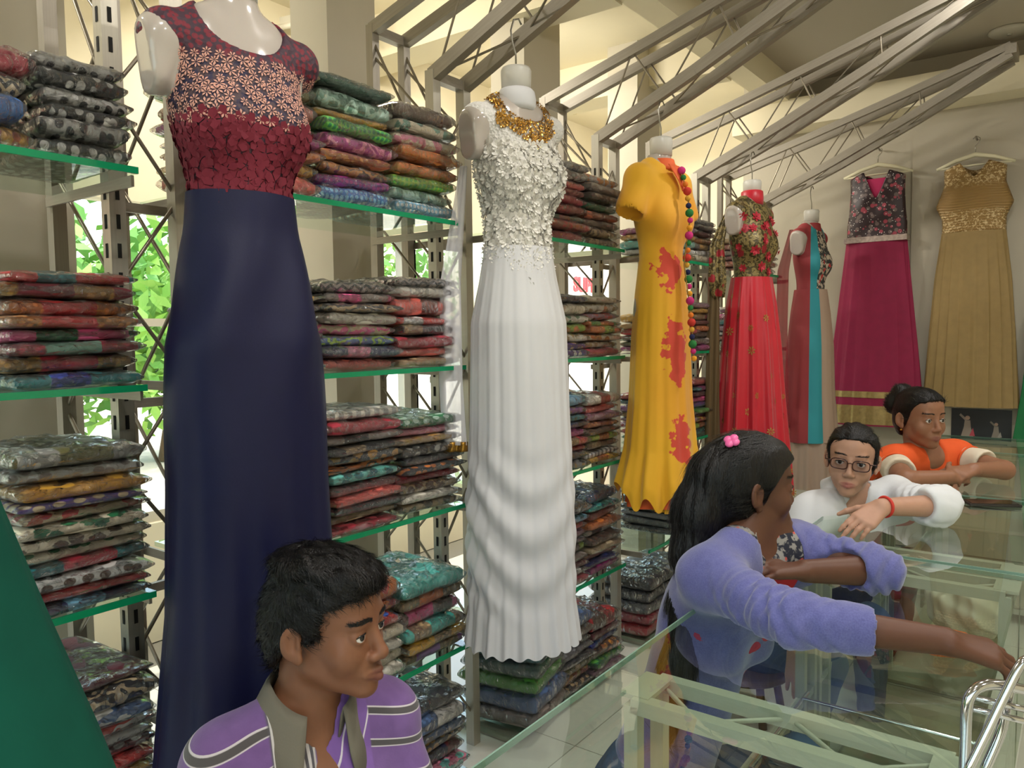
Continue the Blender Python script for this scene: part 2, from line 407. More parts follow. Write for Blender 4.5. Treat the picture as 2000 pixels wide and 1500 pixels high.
PWORD = dict(pl='plain', dt='dotted', fl='floral', pa='paisley', st='striped', bl='banded', ch='chevron', sp='spotted')
def fabric(kind, a, b):
    key = 'fabric_%s_%s_%s' % (kind, a, b)
    if key in MATS: return MATS[key]
    B = NB(key); ca, cb = srgb(PAL[a]), srgb(PAL[b]); o3 = B.xyz(B.obj()); rn = B.n('ShaderNodeObjectInfo').outputs['Random']
    cv = B.n('ShaderNodeCombineXYZ', _0=B.math('MULTIPLY_ADD', rn, 7.3, o3[0]), _1=B.math('ADD', B.math('SUBTRACT', o3[2], o3[1]), B.math('MULTIPLY', rn, 3.1)), _2=0.0)
    v = cv.outputs[0]          # runs round the front fold
    fine = B.noise(v, 14, 3)
    dk = tuple(x*.86 for x in ca[:3])+(1,); base = B.mix(fine, dk, ca)
    if kind == 'pl': col = base
    elif kind == 'dt':
        col = B.mix(B.step(B.voro(v, 62, .05, dim='2D'), .34, .05), cb, base)
    elif kind == 'sp':
        col = B.mix(B.step(B.voro(v, 26, .6, dim='2D'), .30, .04), cb, base)
    elif kind == 'fl':
        wv = B.n('ShaderNodeVectorMath', {'operation': 'ADD'}, _0=v, _1=B.n('ShaderNodeTexNoise', Vector=v, Scale=30.0).outputs['Color']).outputs[0]
        vc = B.n('ShaderNodeTexVoronoi', {'voronoi_dimensions': '2D'}, Vector=v, Scale=24.0)
        hue = B.n('ShaderNodeHueSaturation', Hue=.52, Saturation=1.0, Value=.8, Color=cb).outputs[0]
        c2 = B.mix(B.step(B.xyz(vc.outputs['Color'])[0], .5, .01), cb, hue)
        col = B.mix(B.step(B.math('ADD', vc.outputs['Distance'], B.math('MULTIPLY', B.noise(v, 70, 2), .5)), .62, .03), c2, base)
    elif kind == 'pa':
        wv = B.n('ShaderNodeTexWave', {'wave_type': 'RINGS'}, Vector=v, Scale=9.0, Distortion=14.0, Detail=2.0, Detail_Scale=2.0).outputs['Fac']
        col = B.mix(B.step(wv, .62, .08), base, cb)
    elif kind == 'st':
        x = B.math('FRACT', B.math('MULTIPLY', B.xyz(v)[0], 34))
        col = B.mix(B.step(x, .55, .03), base, cb)
    elif kind == 'bl':
        x = B.math('FRACT', B.math('MULTIPLY', B.math('ADD', B.xyz(v)[0], B.math('MULTIPLY', B.noise(v, 40, 2), .012)), 5.5))
        pb = B.mix(B.step(B.voro(v, 55, 1, dim='2D'), .3, .06), cb, tuple(y*.55 for y in cb[:3])+(1,))
        col = B.mix(B.step(x, .58, .015), base, pb)
    else:
        x, y, z = B.xyz(v)[:3]
        zz = B.math('ABSOLUTE', B.math('SUBTRACT', B.math('FRACT', B.math('MULTIPLY', x, 26)), .5))
        q = B.math('FRACT', B.math('MULTIPLY', B.math('ADD', y, B.math('MULTIPLY', zz, .03)), 48))
        col = B.mix(B.step(q, .5, .06), base, cb)
    B.P(Base_Color=col, Roughness=.6, Normal=B.bump(B.noise(v, 35, 4), .5, .006))
    B.P(Sheen_Weight=.15)
    MATS[key] = B.m; return B.m
def plastic():
    B = NB('clear_plastic'); v = B.obj(True)
    h = B.math('ADD', B.n('ShaderNodeTexNoise', Vector=v, Scale=30.0, Detail=6.0, Distortion=1.6).outputs['Fac'],
               B.math('MULTIPLY', B.voro(v, 38, 1), .5))
    nrm = B.bump(h, 1.0, .024)
    tr = B.n('ShaderNodeBsdfTransparent', Color=(.97, .97, .97, 1)).outputs[0]
    gl = B.n('ShaderNodeBsdfGlossy', Color=(1, 1, 1, 1), Roughness=.07, Normal=nrm).outputs[0]
    df = B.n('ShaderNodeBsdfDiffuse', Color=(.75, .75, .73, 1), Normal=nrm).outputs[0]
    fr = B.n('ShaderNodeFresnel', IOR=1.45, Normal=nrm).outputs[0]
    a = B.n('ShaderNodeMixShader', _0=.035, _1=tr, _2=df).outputs[0]
    m = B.n('ShaderNodeMixShader', _0=B.math('MULTIPLY_ADD', fr, 1.3, .03), _1=a, _2=gl).outputs[0]
    B.t.links.new(m, B.out.inputs[0]); return B.m
PLAST = plastic()
PW, PD, PT = .24, .30, .040
def pillow(seed, w, d, t, px, py, edge, lump, nx=16, ny=12, crease=0.0):
    """folded-cloth pillow: rounded slab, fuller front fold (+x world front is local -y)"""
    r = random.Random(seed); ph = [r.uniform(0, 6.28) for _ in range(12)]
    v = []; f = []
    def lumps(a, b): return (math.sin(5*a+ph[0])*math.cos(4*b+ph[1])+.6*math.sin(9*a+ph[2]+3*b)+.4*math.sin(13*b+ph[3]-4*a))*lump + crease*((1-abs(math.sin(4.5*a+3*b+ph[6]+math.sin(3*b))))**3+(1-abs(math.sin(5*b-6*a+ph[7])))**4+(1-abs(math.sin(9*a+ph[8]+2*math.sin(5*b))))**4-.6)
    for side in (1, -1):
        for j in range(ny+1):
            for i in range(nx+1):
                a = -1+2*i/nx; b = -1+2*j/ny
                a = math.sin(math.pi/2*a); b = math.sin(math.pi/2*b)
                h = max(0, 1-abs(a)**px)**.5*max(0, 1-abs(b)**py)**.5
                z = t/2+side*(t/2*(edge+(1-edge)*h)) + (lumps(a, b)*h if side > 0 else lumps(b, a)*h*.3)
                xw = w/2*a*(1+.02*math.sin(3*b+ph[4])); yw = d/2*b*(1+.02*math.sin(4*a+ph[5]))
                v.append((xw, yw, z))
    n = (nx+1)*(ny+1)
    for j in range(ny):
        for i in range(nx):
            q = j*(nx+1)+i
            f.append((q, q+1, q+nx+2, q+nx+1)); f.append((n+q, n+q+nx+1, n+q+nx+2, n+q+1))
    rim = [i for i in range(nx+1)]+[j*(nx+1)+nx for j in range(1, ny+1)]+[ny*(nx+1)+i for i in range(nx-1, -1, -1)]+[j*(nx+1) for j in range(ny-1, 0, -1)]
    for k in range(len(rim)):
        p, q = rim[k], rim[(k+1) % len(rim)]; f.append((p, n+p, n+q, q))
    return v, f
def pmesh(name, args, m=None):
    v, f = pillow(*args); me = bpy.data.meshes.new(name); me.from_pydata(v, [], f)
    me.polygons.foreach_set('use_smooth', [True]*len(me.polygons))
    return me
CLOTH = [pmesh('folded_cloth', (s, PW, PD, PT, 10, 10, .45, .0032)) for s in range(6)]
SLEEVE = [pmesh('plastic_sleeve', (s+20, PW*1.05, PD*1.05, PT*1.12, 8, 8, .14, .0036, 30, 22, .0045)) for s in range(5)]
for me in SLEEVE: me.materials.append(PLAST)
CM = {}
def cloth_mesh(i, m):
    k = (i, m.name)
    if k not in CM:
        me = CLOTH[i].copy(); me.materials.append(m); CM[k] = me
    return CM[k]
ORD = ['lowest', 'second', 'third', 'fourth', 'fifth', 'sixth', 'seventh', 'eighth', 'ninth', 'tenth', 'eleventh', 'twelfth', 'thirteenth', 'fourteenth']
labelm = mat('paper_label', '#dcd8d0', .6)
def stack(bay, shelf, yc, wid, items, colname, thick=None, x=-1.655, rz=0, room=None, depth=.28):
    """one column of packets, lowest first, on a shelf; items 'colour pattern second'"""
    z = SH[shelf]+.0015; rr = random.Random(int(yc*1000)+shelf*77+bay)
    L = [q.split() for q in items.split(',')]
    sname = shelf_names[shelf]
    for i, it in enumerate(L):
        a, k, b = it[0], (it[1] if len(it) > 1 and it[1] in PWORD else 'pl'), (it[2] if len(it) > 2 and it[2] in PAL else it[0])
        t = (thick or .036)*rr.uniform(.78, 1.22)
        if len(it) > 3: t *= float(it[3])
        p = empty('garment_packet', (x+rr.uniform(-.012, .018), yc+rr.uniform(-.008, .008), z), -math.pi/2+rz+rr.uniform(-.07, .07))
        p.rotation_euler[0] = rr.uniform(-.02, .02); p.rotation_euler[1] = rr.uniform(-.022, .022)
        up = 'topmost' if i == len(L)-1 else ORD[i]+' up' if i else 'lowest'
        nm = {'hotpink': 'hot pink', 'steelblue': 'steel blue'}.get(a, a)
        tag(p, '%s %s garment packet, %s, %s, %s shelf' % (nm, PWORD[k], up, colname, sname), 'garment packet', 'plastic wrapped garments on the glass shelves')
        sx, sy, sz = wid/PW*rr.uniform(.96, 1.0)*.95, depth/PD*rr.uniform(.96, 1.03), t/PT*.93
        c = link(bpy.data.objects.new('folded_cloth', cloth_mesh(rr.randrange(6), fabric(k, a, b))), p); c.scale = (sx, sy, sz); c.location.z = t*.035
        s = link(bpy.data.objects.new('plastic_sleeve', SLEEVE[rr.randrange(5)]), p); s.scale = (sx*rr.uniform(1.0, 1.04), sy*rr.uniform(.99, 1.05), sz*1.0)
        if a == 'brick' and shelf == 0 and bay == 1: box('paper_label', (-.06, -depth/2-.004, t*.25), (.05, -depth/2-.003, t*.95), labelm, p)
        z += t*.93
    return z
# local +x of a packet points to -Y world after the turn, front fold faces +X
A0 = 'column between green dress and navy gown'
stack(0, 0, .715, .165, 'black sp white,silver sp black,black sp white,white sp black,black sp white,silver sp charcoal', 'column touching navy gown', .034)
stack(0, 0, .535, .165, 'mustard sp rust,blue,beige ch black,crimson pl crimson 1.4', 'column nearest green dress', .046)
stack(0, 1, .675, .24, 'teal bl royal,crimson bl gold,sage bl crimson,hotpink bl green,red bl amber,red bl orange,maroon bl gold,red bl teal', A0, .030)
stack(0, 2, .675, .24, 'navy bl sky,red,white sp brown,crimson bl teal,cream sp green,cream fl brown,cream fl green,beige fl red,violet sp beige,mustard,silver sp taupe,olive bl silver 1.7', A0, .0265)
stack(0, 3, .675, .24, 'black sp white,coral,olive fl brown,yellow sp red,scarlet,maroon sp white,white sp black,coral pa white,steelblue fl white,black pa beige 1.8,maroon', A0, .027)
stack(0, 4, .675, .24, 'navy,teal,maroon,charcoal', A0, .036)
# bay behind navy / white gowns
c1, c2, c3 = 'column just behind navy gown', 'middle column behind navy gown', 'column just before white gown'
yA, yB_, yC = 1.13, 1.385, 1.64
stack(1, 0, yA, .25, 'salmon pa coral,yellow dt gold,peach dt orange,magenta pl purple .8,magenta pa purple,brick pl brick 1.2,olive pl olive 1.1,yellow fl blue', c1, .040)
stack(1, 0, yB_, .25, 'blue dt sky,purple dt magenta,amber pa brown,amber pa rust,magenta pa pink 1.2,leaf dt green,mustard pa gold .7,sage pa mint 1.2,forest', c2, .038)
stack(1, 0, yC, .25, 'sky dt white,mint fl sage,lime dt leaf,amber pa orange,orange dt amber 1.2,cream fl pink 1.2,cream fl sage,brown 1 brown 1.3', c3, .036)
stack(1, 1, yA, .23, 'navy,salmon,cream,pink,grey,mauve bl pink,yellow', c1, .031)
stack(1, 1, yB_, .26, 'salmon pl coral,navy bl pink,steelblue pa lime,hotpink pa beige,ivory pl ivory 1.3,charcoal pa tan,taupe bl hotpink,taupe ch black', c2, .030)
stack(1, 1, yC, .26, 'tan pl salmon,coral,crimson pl hotpink,charcoal bl tan,scarlet bl white 1.1,coral bl brick 1.5,ivory bl ivory 1.2,taupe ch black', c3, .030)
stack(1, 2, yA, .23, 'crimson,beige,charcoal,crimson,mauve,aqua,orange,taupe', c1, .030)
stack(1, 2, yB_, .26, 'crimson,beige fl tan,charcoal pl grey,coral,maroon pl tangerine,aqua fl teal,orange pa brown,charcoal fl gold,black bl tan,taupe bl charcoal,crimson pl red 1.2,silver st ivory 1.3', c2, .028)
stack(1, 2, yC, .26, 'tan fl brown,ivory pl white 1.1,tan fl brown,crimson pl hotpink,charcoal sp orange,charcoal,black sp silver,tan fl gold,pink pl mauve,green sp mint 1.4', c3, .029)
stack(1, 3, yA, .24, 'cream,ivory,cream,ivory,orange fl blue,orange fl red 1.6', c1, .036)
stack(1, 3, yB_, .25, 'ivory,cream,ivory,cream,red fl blue,crimson fl orange,orange fl scarlet 1.7', c2, .036)
stack(1, 3, yC, .26, 'lilac bl tan,yellow bl tan,turquoise bl tan,hotpink bl taupe,tangerine bl tan 1.2,turquoise pa aqua 1.5', c3, .042)
stack(1, 4, yB_, .25, 'charcoal,grey,blue,maroon,grey', c2, .045)
stack(1, 4, yC, .26, 'brown bl royal,pink fl aqua,maroon bl navy,charcoal sp gold,steelblue fl grey,white bl steelblue 1.2,charcoal', c3, .044)
# bay between white and yellow
d1, d2, d3 = 'column just behind white gown', 'middle column behind white gown', 'column just before yellow dress'
yA, yB_, yC = 2.13, 2.385, 2.64
stack(2, 0, yB_, .25, 'crimson,brick fl red,forest bl brick,brick bl red 1.2,crimson,brick,salmon,taupe fl silver,silver fl grey', d2, .033)
stack(2, 0, yC, .25, 'brown fl tan,tan sp brown,brown,rust,green pl lime .8,brown pl brown 1.2,taupe,silver fl orange', d3, .033)
stack(2, 1, yB_, .25, 'violet sp white,violet sp tan,ivory fl tan,lime fl orange,ivory fl green,cream pl cream 1.3,navy', d2, .032)
stack(2, 1, yC, .25, 'crimson pl coral,ivory fl tan,cream fl orange,orange bl lime,tangerine bl leaf,mauve fl red,ivory fl tan 1.3,cream', d3, .030)
stack(2, 2, yB_, .25, 'grey,charcoal,crimson,red bl tan,magenta,black bl violet,teal,purple fl tan,sky bl teal 1.5', d2, .033)
stack(2, 2, yC, .25, 'yellow bl orange,white st grey,brown bl tan,lime bl orange,brown,rust bl orange,mauve,coral,ivory bl red 1.5', d3, .031)
stack(2, 3, yB_, .25, 'crimson,charcoal bl silver,maroon pl brown,taupe,lime bl taupe,charcoal pa grey,mauve,red fl orange,sky fl teal,charcoal sp grey 1.4', d2, .031)
stack(2, 3, yC, .25, 'magenta pl hotpink,royal pl navy,brick,beige pl beige 1.2,brown pl tan,white bl navy,orange pl tangerine,brick,turquoise fl teal,navy bl steelblue 1.6', d3, .031)
stack(2, 4, 2.175, .28, 'taupe pl silver 1.5,steelblue pl steelblue 1.5,leaf pl green 1.2,forest bl green 1.1,teal pl forest 1.2,forest sp teal', d1, .052, x=-1.62, rz=.16, depth=.28)
stack(2, 4, 2.42, .23, 'black sp tan,rust fl gold,olive fl tan,charcoal,grey,charcoal,brown,steelblue bl silver 1.4', d2, .038)
stack(2, 4, 2.655, .23, 'mauve,green fl leaf,brown fl orange,royal bl blue,maroon pl brown,brown bl red 1.5', d3, .038)
# bay between yellow and red
e1, e2, e3 = 'column just behind yellow dress', 'middle column behind yellow dress', 'column just before red gown'
yA, yB_, yC = 3.13, 3.385, 3.64
stack(3, 0, yB_, .25, 'gold,white,aqua,mustard,magenta bl purple', e2, .034)
stack(3, 0, yC, .25, 'cream,white st silver,mustard bl brown,amber bl gold,maroon,black,charcoal', e3, .034)
stack(3, 1, yB_, .25, 'magenta,olive bl yellow,brown,red,gold,yellow pl yellow 1.2', e2, .031)
stack(3, 1, yC, .25, 'magenta pl hotpink,taupe,brown,orange,maroon,tan,yellow,mauve', e3, .031)
stack(3, 2, yB_, .25, 'green,red,crimson,mauve,gold,purple,teal,red', e2, .033)
stack(3, 2, yC, .25, 'turquoise fl teal,lime bl orange,red fl yellow,purple bl magenta,leaf,violet,hotpink,maroon,teal bl magenta,red', e3, .030)
stack(3, 3, yB_, .25, 'black,charcoal,grey,charcoal,black,taupe,violet,black', e2, .038)
stack(3, 3, yC, .25, 'black,brown,grey,charcoal,violet bl royal,charcoal 1 charcoal 1.5', e3, .04)
stack(3, 4, yA, .25, 'red,crimson bl pink,charcoal pl black 1.3,charcoal pl grey 1.3,black pl charcoal 1.2', e1, .052)
stack(3, 4, yB_, .25, 'maroon,red,charcoal,black,grey', e2, .052)
# bay between red and panelled
g1, g2 = 'column just behind red gown', 'column just before panelled gown'
yA, yC = 4.3, 4.58
stack(4, 0, yC, .26, 'brick,rust,maroon,taupe,brick,tan', g2, .036)
stack(4, 1, yC, .26, 'taupe,brick,silver,mauve,teal,magenta dt pink,mauve', g2, .034)
stack(4, 2, yC, .26, 'navy,maroon,grey,red,charcoal', g2, .034)
stack(4, 3, yC, .26, 'black,red,charcoal', g2, .04)
# paper tag on one packet: lies on the brick coloured one
# ------------------------------------------------------------------ implicit-surface toolkit (bodies, clothes)
def smin(a, b, k):
    h = np.clip(.5+.5*(b-a)/k, 0, 1); return b*(1-h)+a*h-k*h*(1-h)
def axis(lo, hi, coarse, fine=()):
    out = [lo]
    while out[-1] < hi:
        st = coarse
        for (a, b, s) in fine:
            if a <= out[-1] < b: st = min(st, s)
        out.append(out[-1]+st)
    return np.array(out)
class Cap:
    def __init__(s, a, b, ra, rb=None):
        s.a = np.array(a, float); s.b = np.array(b, float); s.ra = ra; s.rb = ra if rb is None else rb
        m = max(s.ra, s.rb); s.lo = np.minimum(s.a, s.b)-m; s.hi = np.maximum(s.a, s.b)+m
    def d(s, X, Y, Z, off=0.0):
        v = s.b-s.a; L = max(v@v, 1e-12)
        t = np.clip(((X-s.a[0])*v[0]+(Y-s.a[1])*v[1]+(Z-s.a[2])*v[2])/L, 0, 1)
        return np.sqrt((X-s.a[0]-t*v[0])**2+(Y-s.a[1]-t*v[1])**2+(Z-s.a[2]-t*v[2])**2)-(s.ra+t*(s.rb-s.ra))-off
class Ell:
    def __init__(s, c, r, M=None):
        s.c = np.array(c, float); s.r = np.array(r, float); s.M = np.eye(3) if M is None else np.array(M)  # columns = axes
        m = np.abs(s.M)@s.r; s.lo = s.c-m; s.hi = s.c+m
    def d(s, X, Y, Z, off=0.0):
        x, y, z = X-s.c[0], Y-s.c[1], Z-s.c[2]; q = []
        k0 = 0; k1 = 0
        for i in range(3):
            a = s.M[:, i]; p = x*a[0]+y*a[1]+z*a[2]; r = s.r[i]+off
            k0 = k0+(p/r)**2; k1 = k1+(p/r/r)**2
        k0 = np.sqrt(k0); return k0*(k0-1)/np.maximum(np.sqrt(k1), 1e-9)
class Field:
    def __init__(s, xs, ys, zs):
        s.ax = (xs, ys, zs); s.F = np.full((len(xs), len(ys), len(zs)), 1.0, np.float32)
    def sl(s, lo, hi, m):
        return tuple(slice(max(0, np.searchsorted(a, l-m)-1), np.searchsorted(a, h+m)+1) for a, l, h in zip(s.ax, lo, hi))
    def grid(s, q): return s.ax[0][q[0]][:, None, None], s.ax[1][q[1]][None, :, None], s.ax[2][q[2]][None, None, :]
    def add(s, p, k=.015, off=0.0):
        q = s.sl(p.lo, p.hi, k+.03+max(0, off)); F = s.F[q]
        if F.size: s.F[q] = smin(F, p.d(*s.grid(q), off), k)
    def sub(s, p, k=.006):
        q = s.sl(p.lo, p.hi, k+.03); F = s.F[q]
        if F.size: s.F[q] = -smin(-F, p.d(*s.grid(q)), k)
    def cut(s, fn, k=0.003):
        """keep where fn(X,Y,Z) < 0"""
        q = (slice(None),)*3; s.F = (-smin(-s.F, -fn(*s.grid(q)), k)).astype(np.float32)
    def warp(s, fn):
        q = (slice(None),)*3; s.F = (s.F+fn(*s.grid(q))).astype(np.float32)
    def mesh(s):
        F = s.F; xs, ys, zs = s.ax; S = F < 0
        nx, ny, nz = F.shape
        c = [S[i:nx-1+i, j:ny-1+j, k:nz-1+k] for i in (0, 1) for j in (0, 1) for k in (0, 1)]
        cnt = sum(x.astype(np.int8) for x in c); I, J, K = np.nonzero((cnt > 0) & (cnt < 8))
        vals = np.stack([F[I+i, J+j, K+k] for i in (0, 1) for j in (0, 1) for k in (0, 1)], 1)
        acc = np.zeros((len(I), 3)); n = np.zeros(len(I))
        corner = np.array([(i, j, k) for i in (0, 1) for j in (0, 1) for k in (0, 1)], float)
        for a in range(8):
            for b in range(a+1, 8):
                if np.abs(corner[a]-corner[b]).sum() != 1: continue
                va, vb = vals[:, a], vals[:, b]; mk = (va < 0) != (vb < 0)
                t = np.where(mk, va/np.where(mk, va-vb, 1), 0)
                acc += mk[:, None]*(corner[a]+t[:, None]*(corner[b]-corner[a])); n += mk
        acc /= n[:, None]
        V = np.stack([xs[I]+acc[:, 0]*(xs[I+1]-xs[I]), ys[J]+acc[:, 1]*(ys[J+1]-ys[J]), zs[K]+acc[:, 2]*(zs[K+1]-zs[K])], 1)
        idx = np.full((nx-1, ny-1, nz-1), -1, np.int64); idx[I, J, K] = np.arange(len(I))
        faces = []
        for ax in range(3):
            A = S[(slice(0, -1) if ax == 0 else slice(1, -1)), (slice(0, -1) if ax == 1 else slice(1, -1)), (slice(0, -1) if ax == 2 else slice(1, -1))]
            B = S[(slice(1, None) if ax == 0 else slice(1, -1)), (slice(1, None) if ax == 1 else slice(1, -1)), (slice(1, None) if ax == 2 else slice(1, -1))]
            i, j, k = np.nonzero(A != B); ins = A[i, j, k]
            o = [0 if ax == q else 1 for q in range(3)]; i, j, k = i+o[0], j+o[1], k+o[2]
            u, v = [(1, 2), (2, 0), (0, 1)][ax]
            def cell(du, dv):
                d = [0, 0, 0]; d[u] = du; d[v] = dv; return idx[i+d[0], j+d[1], k+d[2]]
            q = np.stack([cell(-1, -1), cell(0, -1), cell(0, 0), cell(-1, 0)], 1)
            q[~ins] = q[~ins][:, ::-1]; faces.append(q)
        Q = np.concatenate(faces); Q = Q[(Q >= 0).all(1)]
        return V, Q
def vnormals(V, Q):
    n = np.cross(V[Q[:, 2]]-V[Q[:, 0]], V[Q[:, 3]]-V[Q[:, 1]]); N = np.zeros_like(V)
    for c in range(4): np.add.at(N, Q[:, c], n)
    return N/np.maximum(np.linalg.norm(N, axis=1, keepdims=True), 1e-12)
def relax(V, Q, it=1, lam=.5):
    for _ in range(it):
        A = np.zeros_like(V); n = np.zeros(len(V))
        for c in range(4):
            np.add.at(A, Q[:, c], V[Q[:, (c+1) % 4]]); np.add.at(n, Q[:, c], 1)
        V = V+lam*(A/np.maximum(n, 1)[:, None]-V)
    return V

# ------------------------------------------------------------------ mannequins
formm = NB('mannequin_plastic'); formm.P(Base_Color=srgb('#b3aaa2'), Roughness=.15, Coat_Weight=.6, Subsurface_Weight=.05); formm = formm.m
blockm = mat('neck_block_plastic', '#cfccc4', .35)
hookm = mat('hook_wire', '#9a968c', .3, .9)
def torso_prims():
    return [(Ell((0, -.005, -.15), (.124, .084, .17)), .03), (Ell((.058, .050, -.205), (.052, .044, .060)), .045), (Ell((-.058, .050, -.205), (.052, .044, .060)), .045),
            (Ell((0, .0, -.37), (.092, .070, .2)), .05), (Ell((0, -.01, -.56), (.118, .092, .15)), .06), (Cap((-.13, -.012, -.045), (.13, -.012, -.045), .044), .03),
            (Cap((-.05, -.012, -.01), (.05, -.012, -.01), .045), .03)]
def base_field(st=.0065, extra=(), off=0.0, arms=False, zlo=-.72):
    f = Field(np.arange(-.29, .292, st), np.arange(-.16, .17, st), np.arange(zlo, .14, st))
    for p, k in torso_prims(): f.add(p, k, off)
    for p, k in extra: f.add(p, k, off)
    return f
_bf = base_field()
for s in (-1, 1): _bf.add(Cap((s*.145, -.012, -.06), (s*.160, -.012, -.12), .044, .040), .03)
_bf.add(Cap((0, -.015, -.02), (0, -.005, .11), .05, .045), .025)
_bf.cut(lambda X, Y, Z: Z-.055)
_bf.cut(lambda X, Y, Z: np.maximum(X-.183-Z*.12, -X-.128))
_V, _Q = _bf.mesh()
form_me = bpy.data.meshes.new('form'); form_me.from_pydata(_V.tolist(), [], _Q.tolist()); form_me.materials.append(formm)
form_me.polygons.foreach_set('use_smooth', [True]*len(form_me.polygons))
def mannequin(name, loc, rz, label, cat='dressed mannequin', scale=1.0, hook=True):
    t = empty(name, loc, rz); tag(t, label, cat, 'gowns displayed on hanging mannequins')
    link(bpy.data.objects.new('torso_form', form_me), t)
    MB().lathe([(.043, .05), (.045, .112), (.041, .120), (.02, .121)], n=28).build('neck_block', blockm, t, True)
    if hook:
        pts = [(0, 0, .115), (0, 0, .16), (.012, 0, .19), (.018, 0, .225), (.006, 0, .258), (-.012, 0, .264), (-.022, 0, .25)]
        MB().tube(pts, .0028, 6).build('hook', hookm, t, True)
    return t
def bodice(t, m, neck=(.085, .09, .085), neck_c=(0, .05, .03), arm=.085, zb=-.42, off=.007, extra=(), vfront=0.0, back=.0, name='bodice', st=.006, warp=None, armx=.225, armz=-.085, holes=()):
    f = base_field(st, extra, off, zlo=zb-.16)
    f.sub(Ell(neck_c, neck), .004)
    f.sub(Cap((0, -.02, 0), (0, -.02, .2), .058), .004)
    if arm:
        for s in (-1, 1): f.sub(Cap((s*armx, -.012, armz), (s*(armx+.1), -.012, armz+.1), arm), .004)
    f.cut(lambda X, Y, Z: -(Z-zb+vfront*np.clip(Y-.0, 0, .1)/.1*np.clip(1-np.abs(X-.0)/.11, 0, 1)), .002)
    if warp: f.warp(warp)
    for h in holes: f.sub(h, .004)
    V, Q = f.mesh(); V = relax(V, Q, 1)
    return mesh_obj(name, V, Q, m, t), V, vnormals(V, Q)
def interp(tab, z, c):
    zs = [r[0] for r in tab][::-1]; return float(np.interp(z, zs, [r[c] for r in tab][::-1]))
def skirt(t, m, tab, folds, seed, name='skirt', nz=70, nphi=192, hemwave=0.0, diag=None, cy=0.0, hemfun=None):
    """tab rows (z, rx, ry, fold amplitude) from waist down"""
    rr = random.Random(seed); ph = [rr.uniform(0, 6.28) for _ in range(8)]
    z0, z1 = tab[0][0], tab[-1][0]; v = []; f = []
    for i in range(nz+1):
        s = i/nz
        for j in range(nphi):
            a = 2*math.pi*j/nphi
            zz = z0+(z1-z0)*s
            if hemfun: zz = z0+(z1+hemfun(a)-z0)*s
            rx, ry, am = interp(tab, zz, 1), interp(tab, zz, 2), interp(tab, zz, 3)
            w_ = math.sin(folds*a+ph[0]+.7*math.sin(2*a+ph[1]))*.55+math.sin(folds*.5*a*1.0+ph[2]+.8*math.sin(3*a+ph[3]))*.45 if folds % 2 == 0 else math.sin(folds*a+ph[0]+.9*math.sin(2*a+ph[1])+.5*math.sin(zz*5))*.7+math.sin((folds//2)*a+ph[2])*.3
            w_ += .25*math.sin(2*folds*a+ph[4])
            k = 1+am*w_
            x, y = rx*k*math.sin(a), cy+ry*k*math.cos(a)
            if diag: dx = diag(a, zz); x += dx*math.sin(a); y += dx*math.cos(a)
            hz = hemwave*math.sin(folds*a+ph[5])*s**6
            v.append((x, y, zz+hz))
    for i in range(nz):
        for j in range(nphi):
            k = (j+1) % nphi; f.append((i*nphi+j, (i+1)*nphi+j, (i+1)*nphi+k, i*nphi+k))
    return mesh_obj(name, v, f, m, t)
def ribbon(t, m, pts, width_dir, widths, name, wave=0.0, n=10, seg=40, thick=.002):
    """cloth strip following a path, given half widths"""
    P = [Vector(p) for p in pts]; v = []; f = []
    for i in range(seg+1):
        s = i/seg*(len(P)-1); k = min(int(s), len(P)-2); q = s-k
        c = P[k].lerp(P[k+1], q); wd = widths[k]+(widths[k+1]-widths[k])*q
        for j in range(n+1):
            u = -1+2*j/n
            p = c+Vector(width_dir)*wd*u+Vector((-width_dir[1], width_dir[0], 0))*wave*math.sin(u*7+s)
            v.append(p)
    for i in range(seg):
        for j in range(n): a = i*(n+1)+j; f.append((a, a+1, a+n+2, a+n+1))
    o = mesh_obj(name, v, f, m, t); sm = o.modifiers.new('thick', 'SOLIDIFY'); sm.thickness = thick; return o
def petal_mesh(name, n, r, m, cup=.25, inner=.35, layers=1):
    b = MB()
    for L in range(layers):
        rl = r*(1-.3*L); c = cup+.5*L
        for i in range(n):
            a = 2*math.pi*(i+.4*L)/n; da = math.pi/n*.92
            pt = lambda rad, ang, z: (rad*math.cos(ang), rad*math.sin(ang), z)
            b.add([pt(rl*.08, a, .001+.0015*L), pt(rl*.62, a-da, rl*c*.5+.001*L), pt(rl, a-da*.35, rl*c), pt(rl, a+da*.35, rl*c), pt(rl*.62, a+da, rl*c*.5+.001*L)], [(0, 1, 2, 3, 4)])
    me = bpy.data.meshes.new(name); me.from_pydata(b.v, [], b.f); me.materials.append(m); return me
def star_mesh(name, n, r, m, *_):
    b = MB()
    for i in range(n):
        a = 2*math.pi*i/n; q = lambda rad, ang, z: (rad*math.cos(ang), rad*math.sin(ang), z)
        b.add([q(r*.12, a, .0012), q(r*.7, a-.26, .0016), q(r, a, .0008), q(r*.7, a+.26, .0016)], [(0, 1, 2, 3)])
    me = bpy.data.meshes.new(name); me.from_pydata(b.v, [], b.f); me.materials.append(m); return me
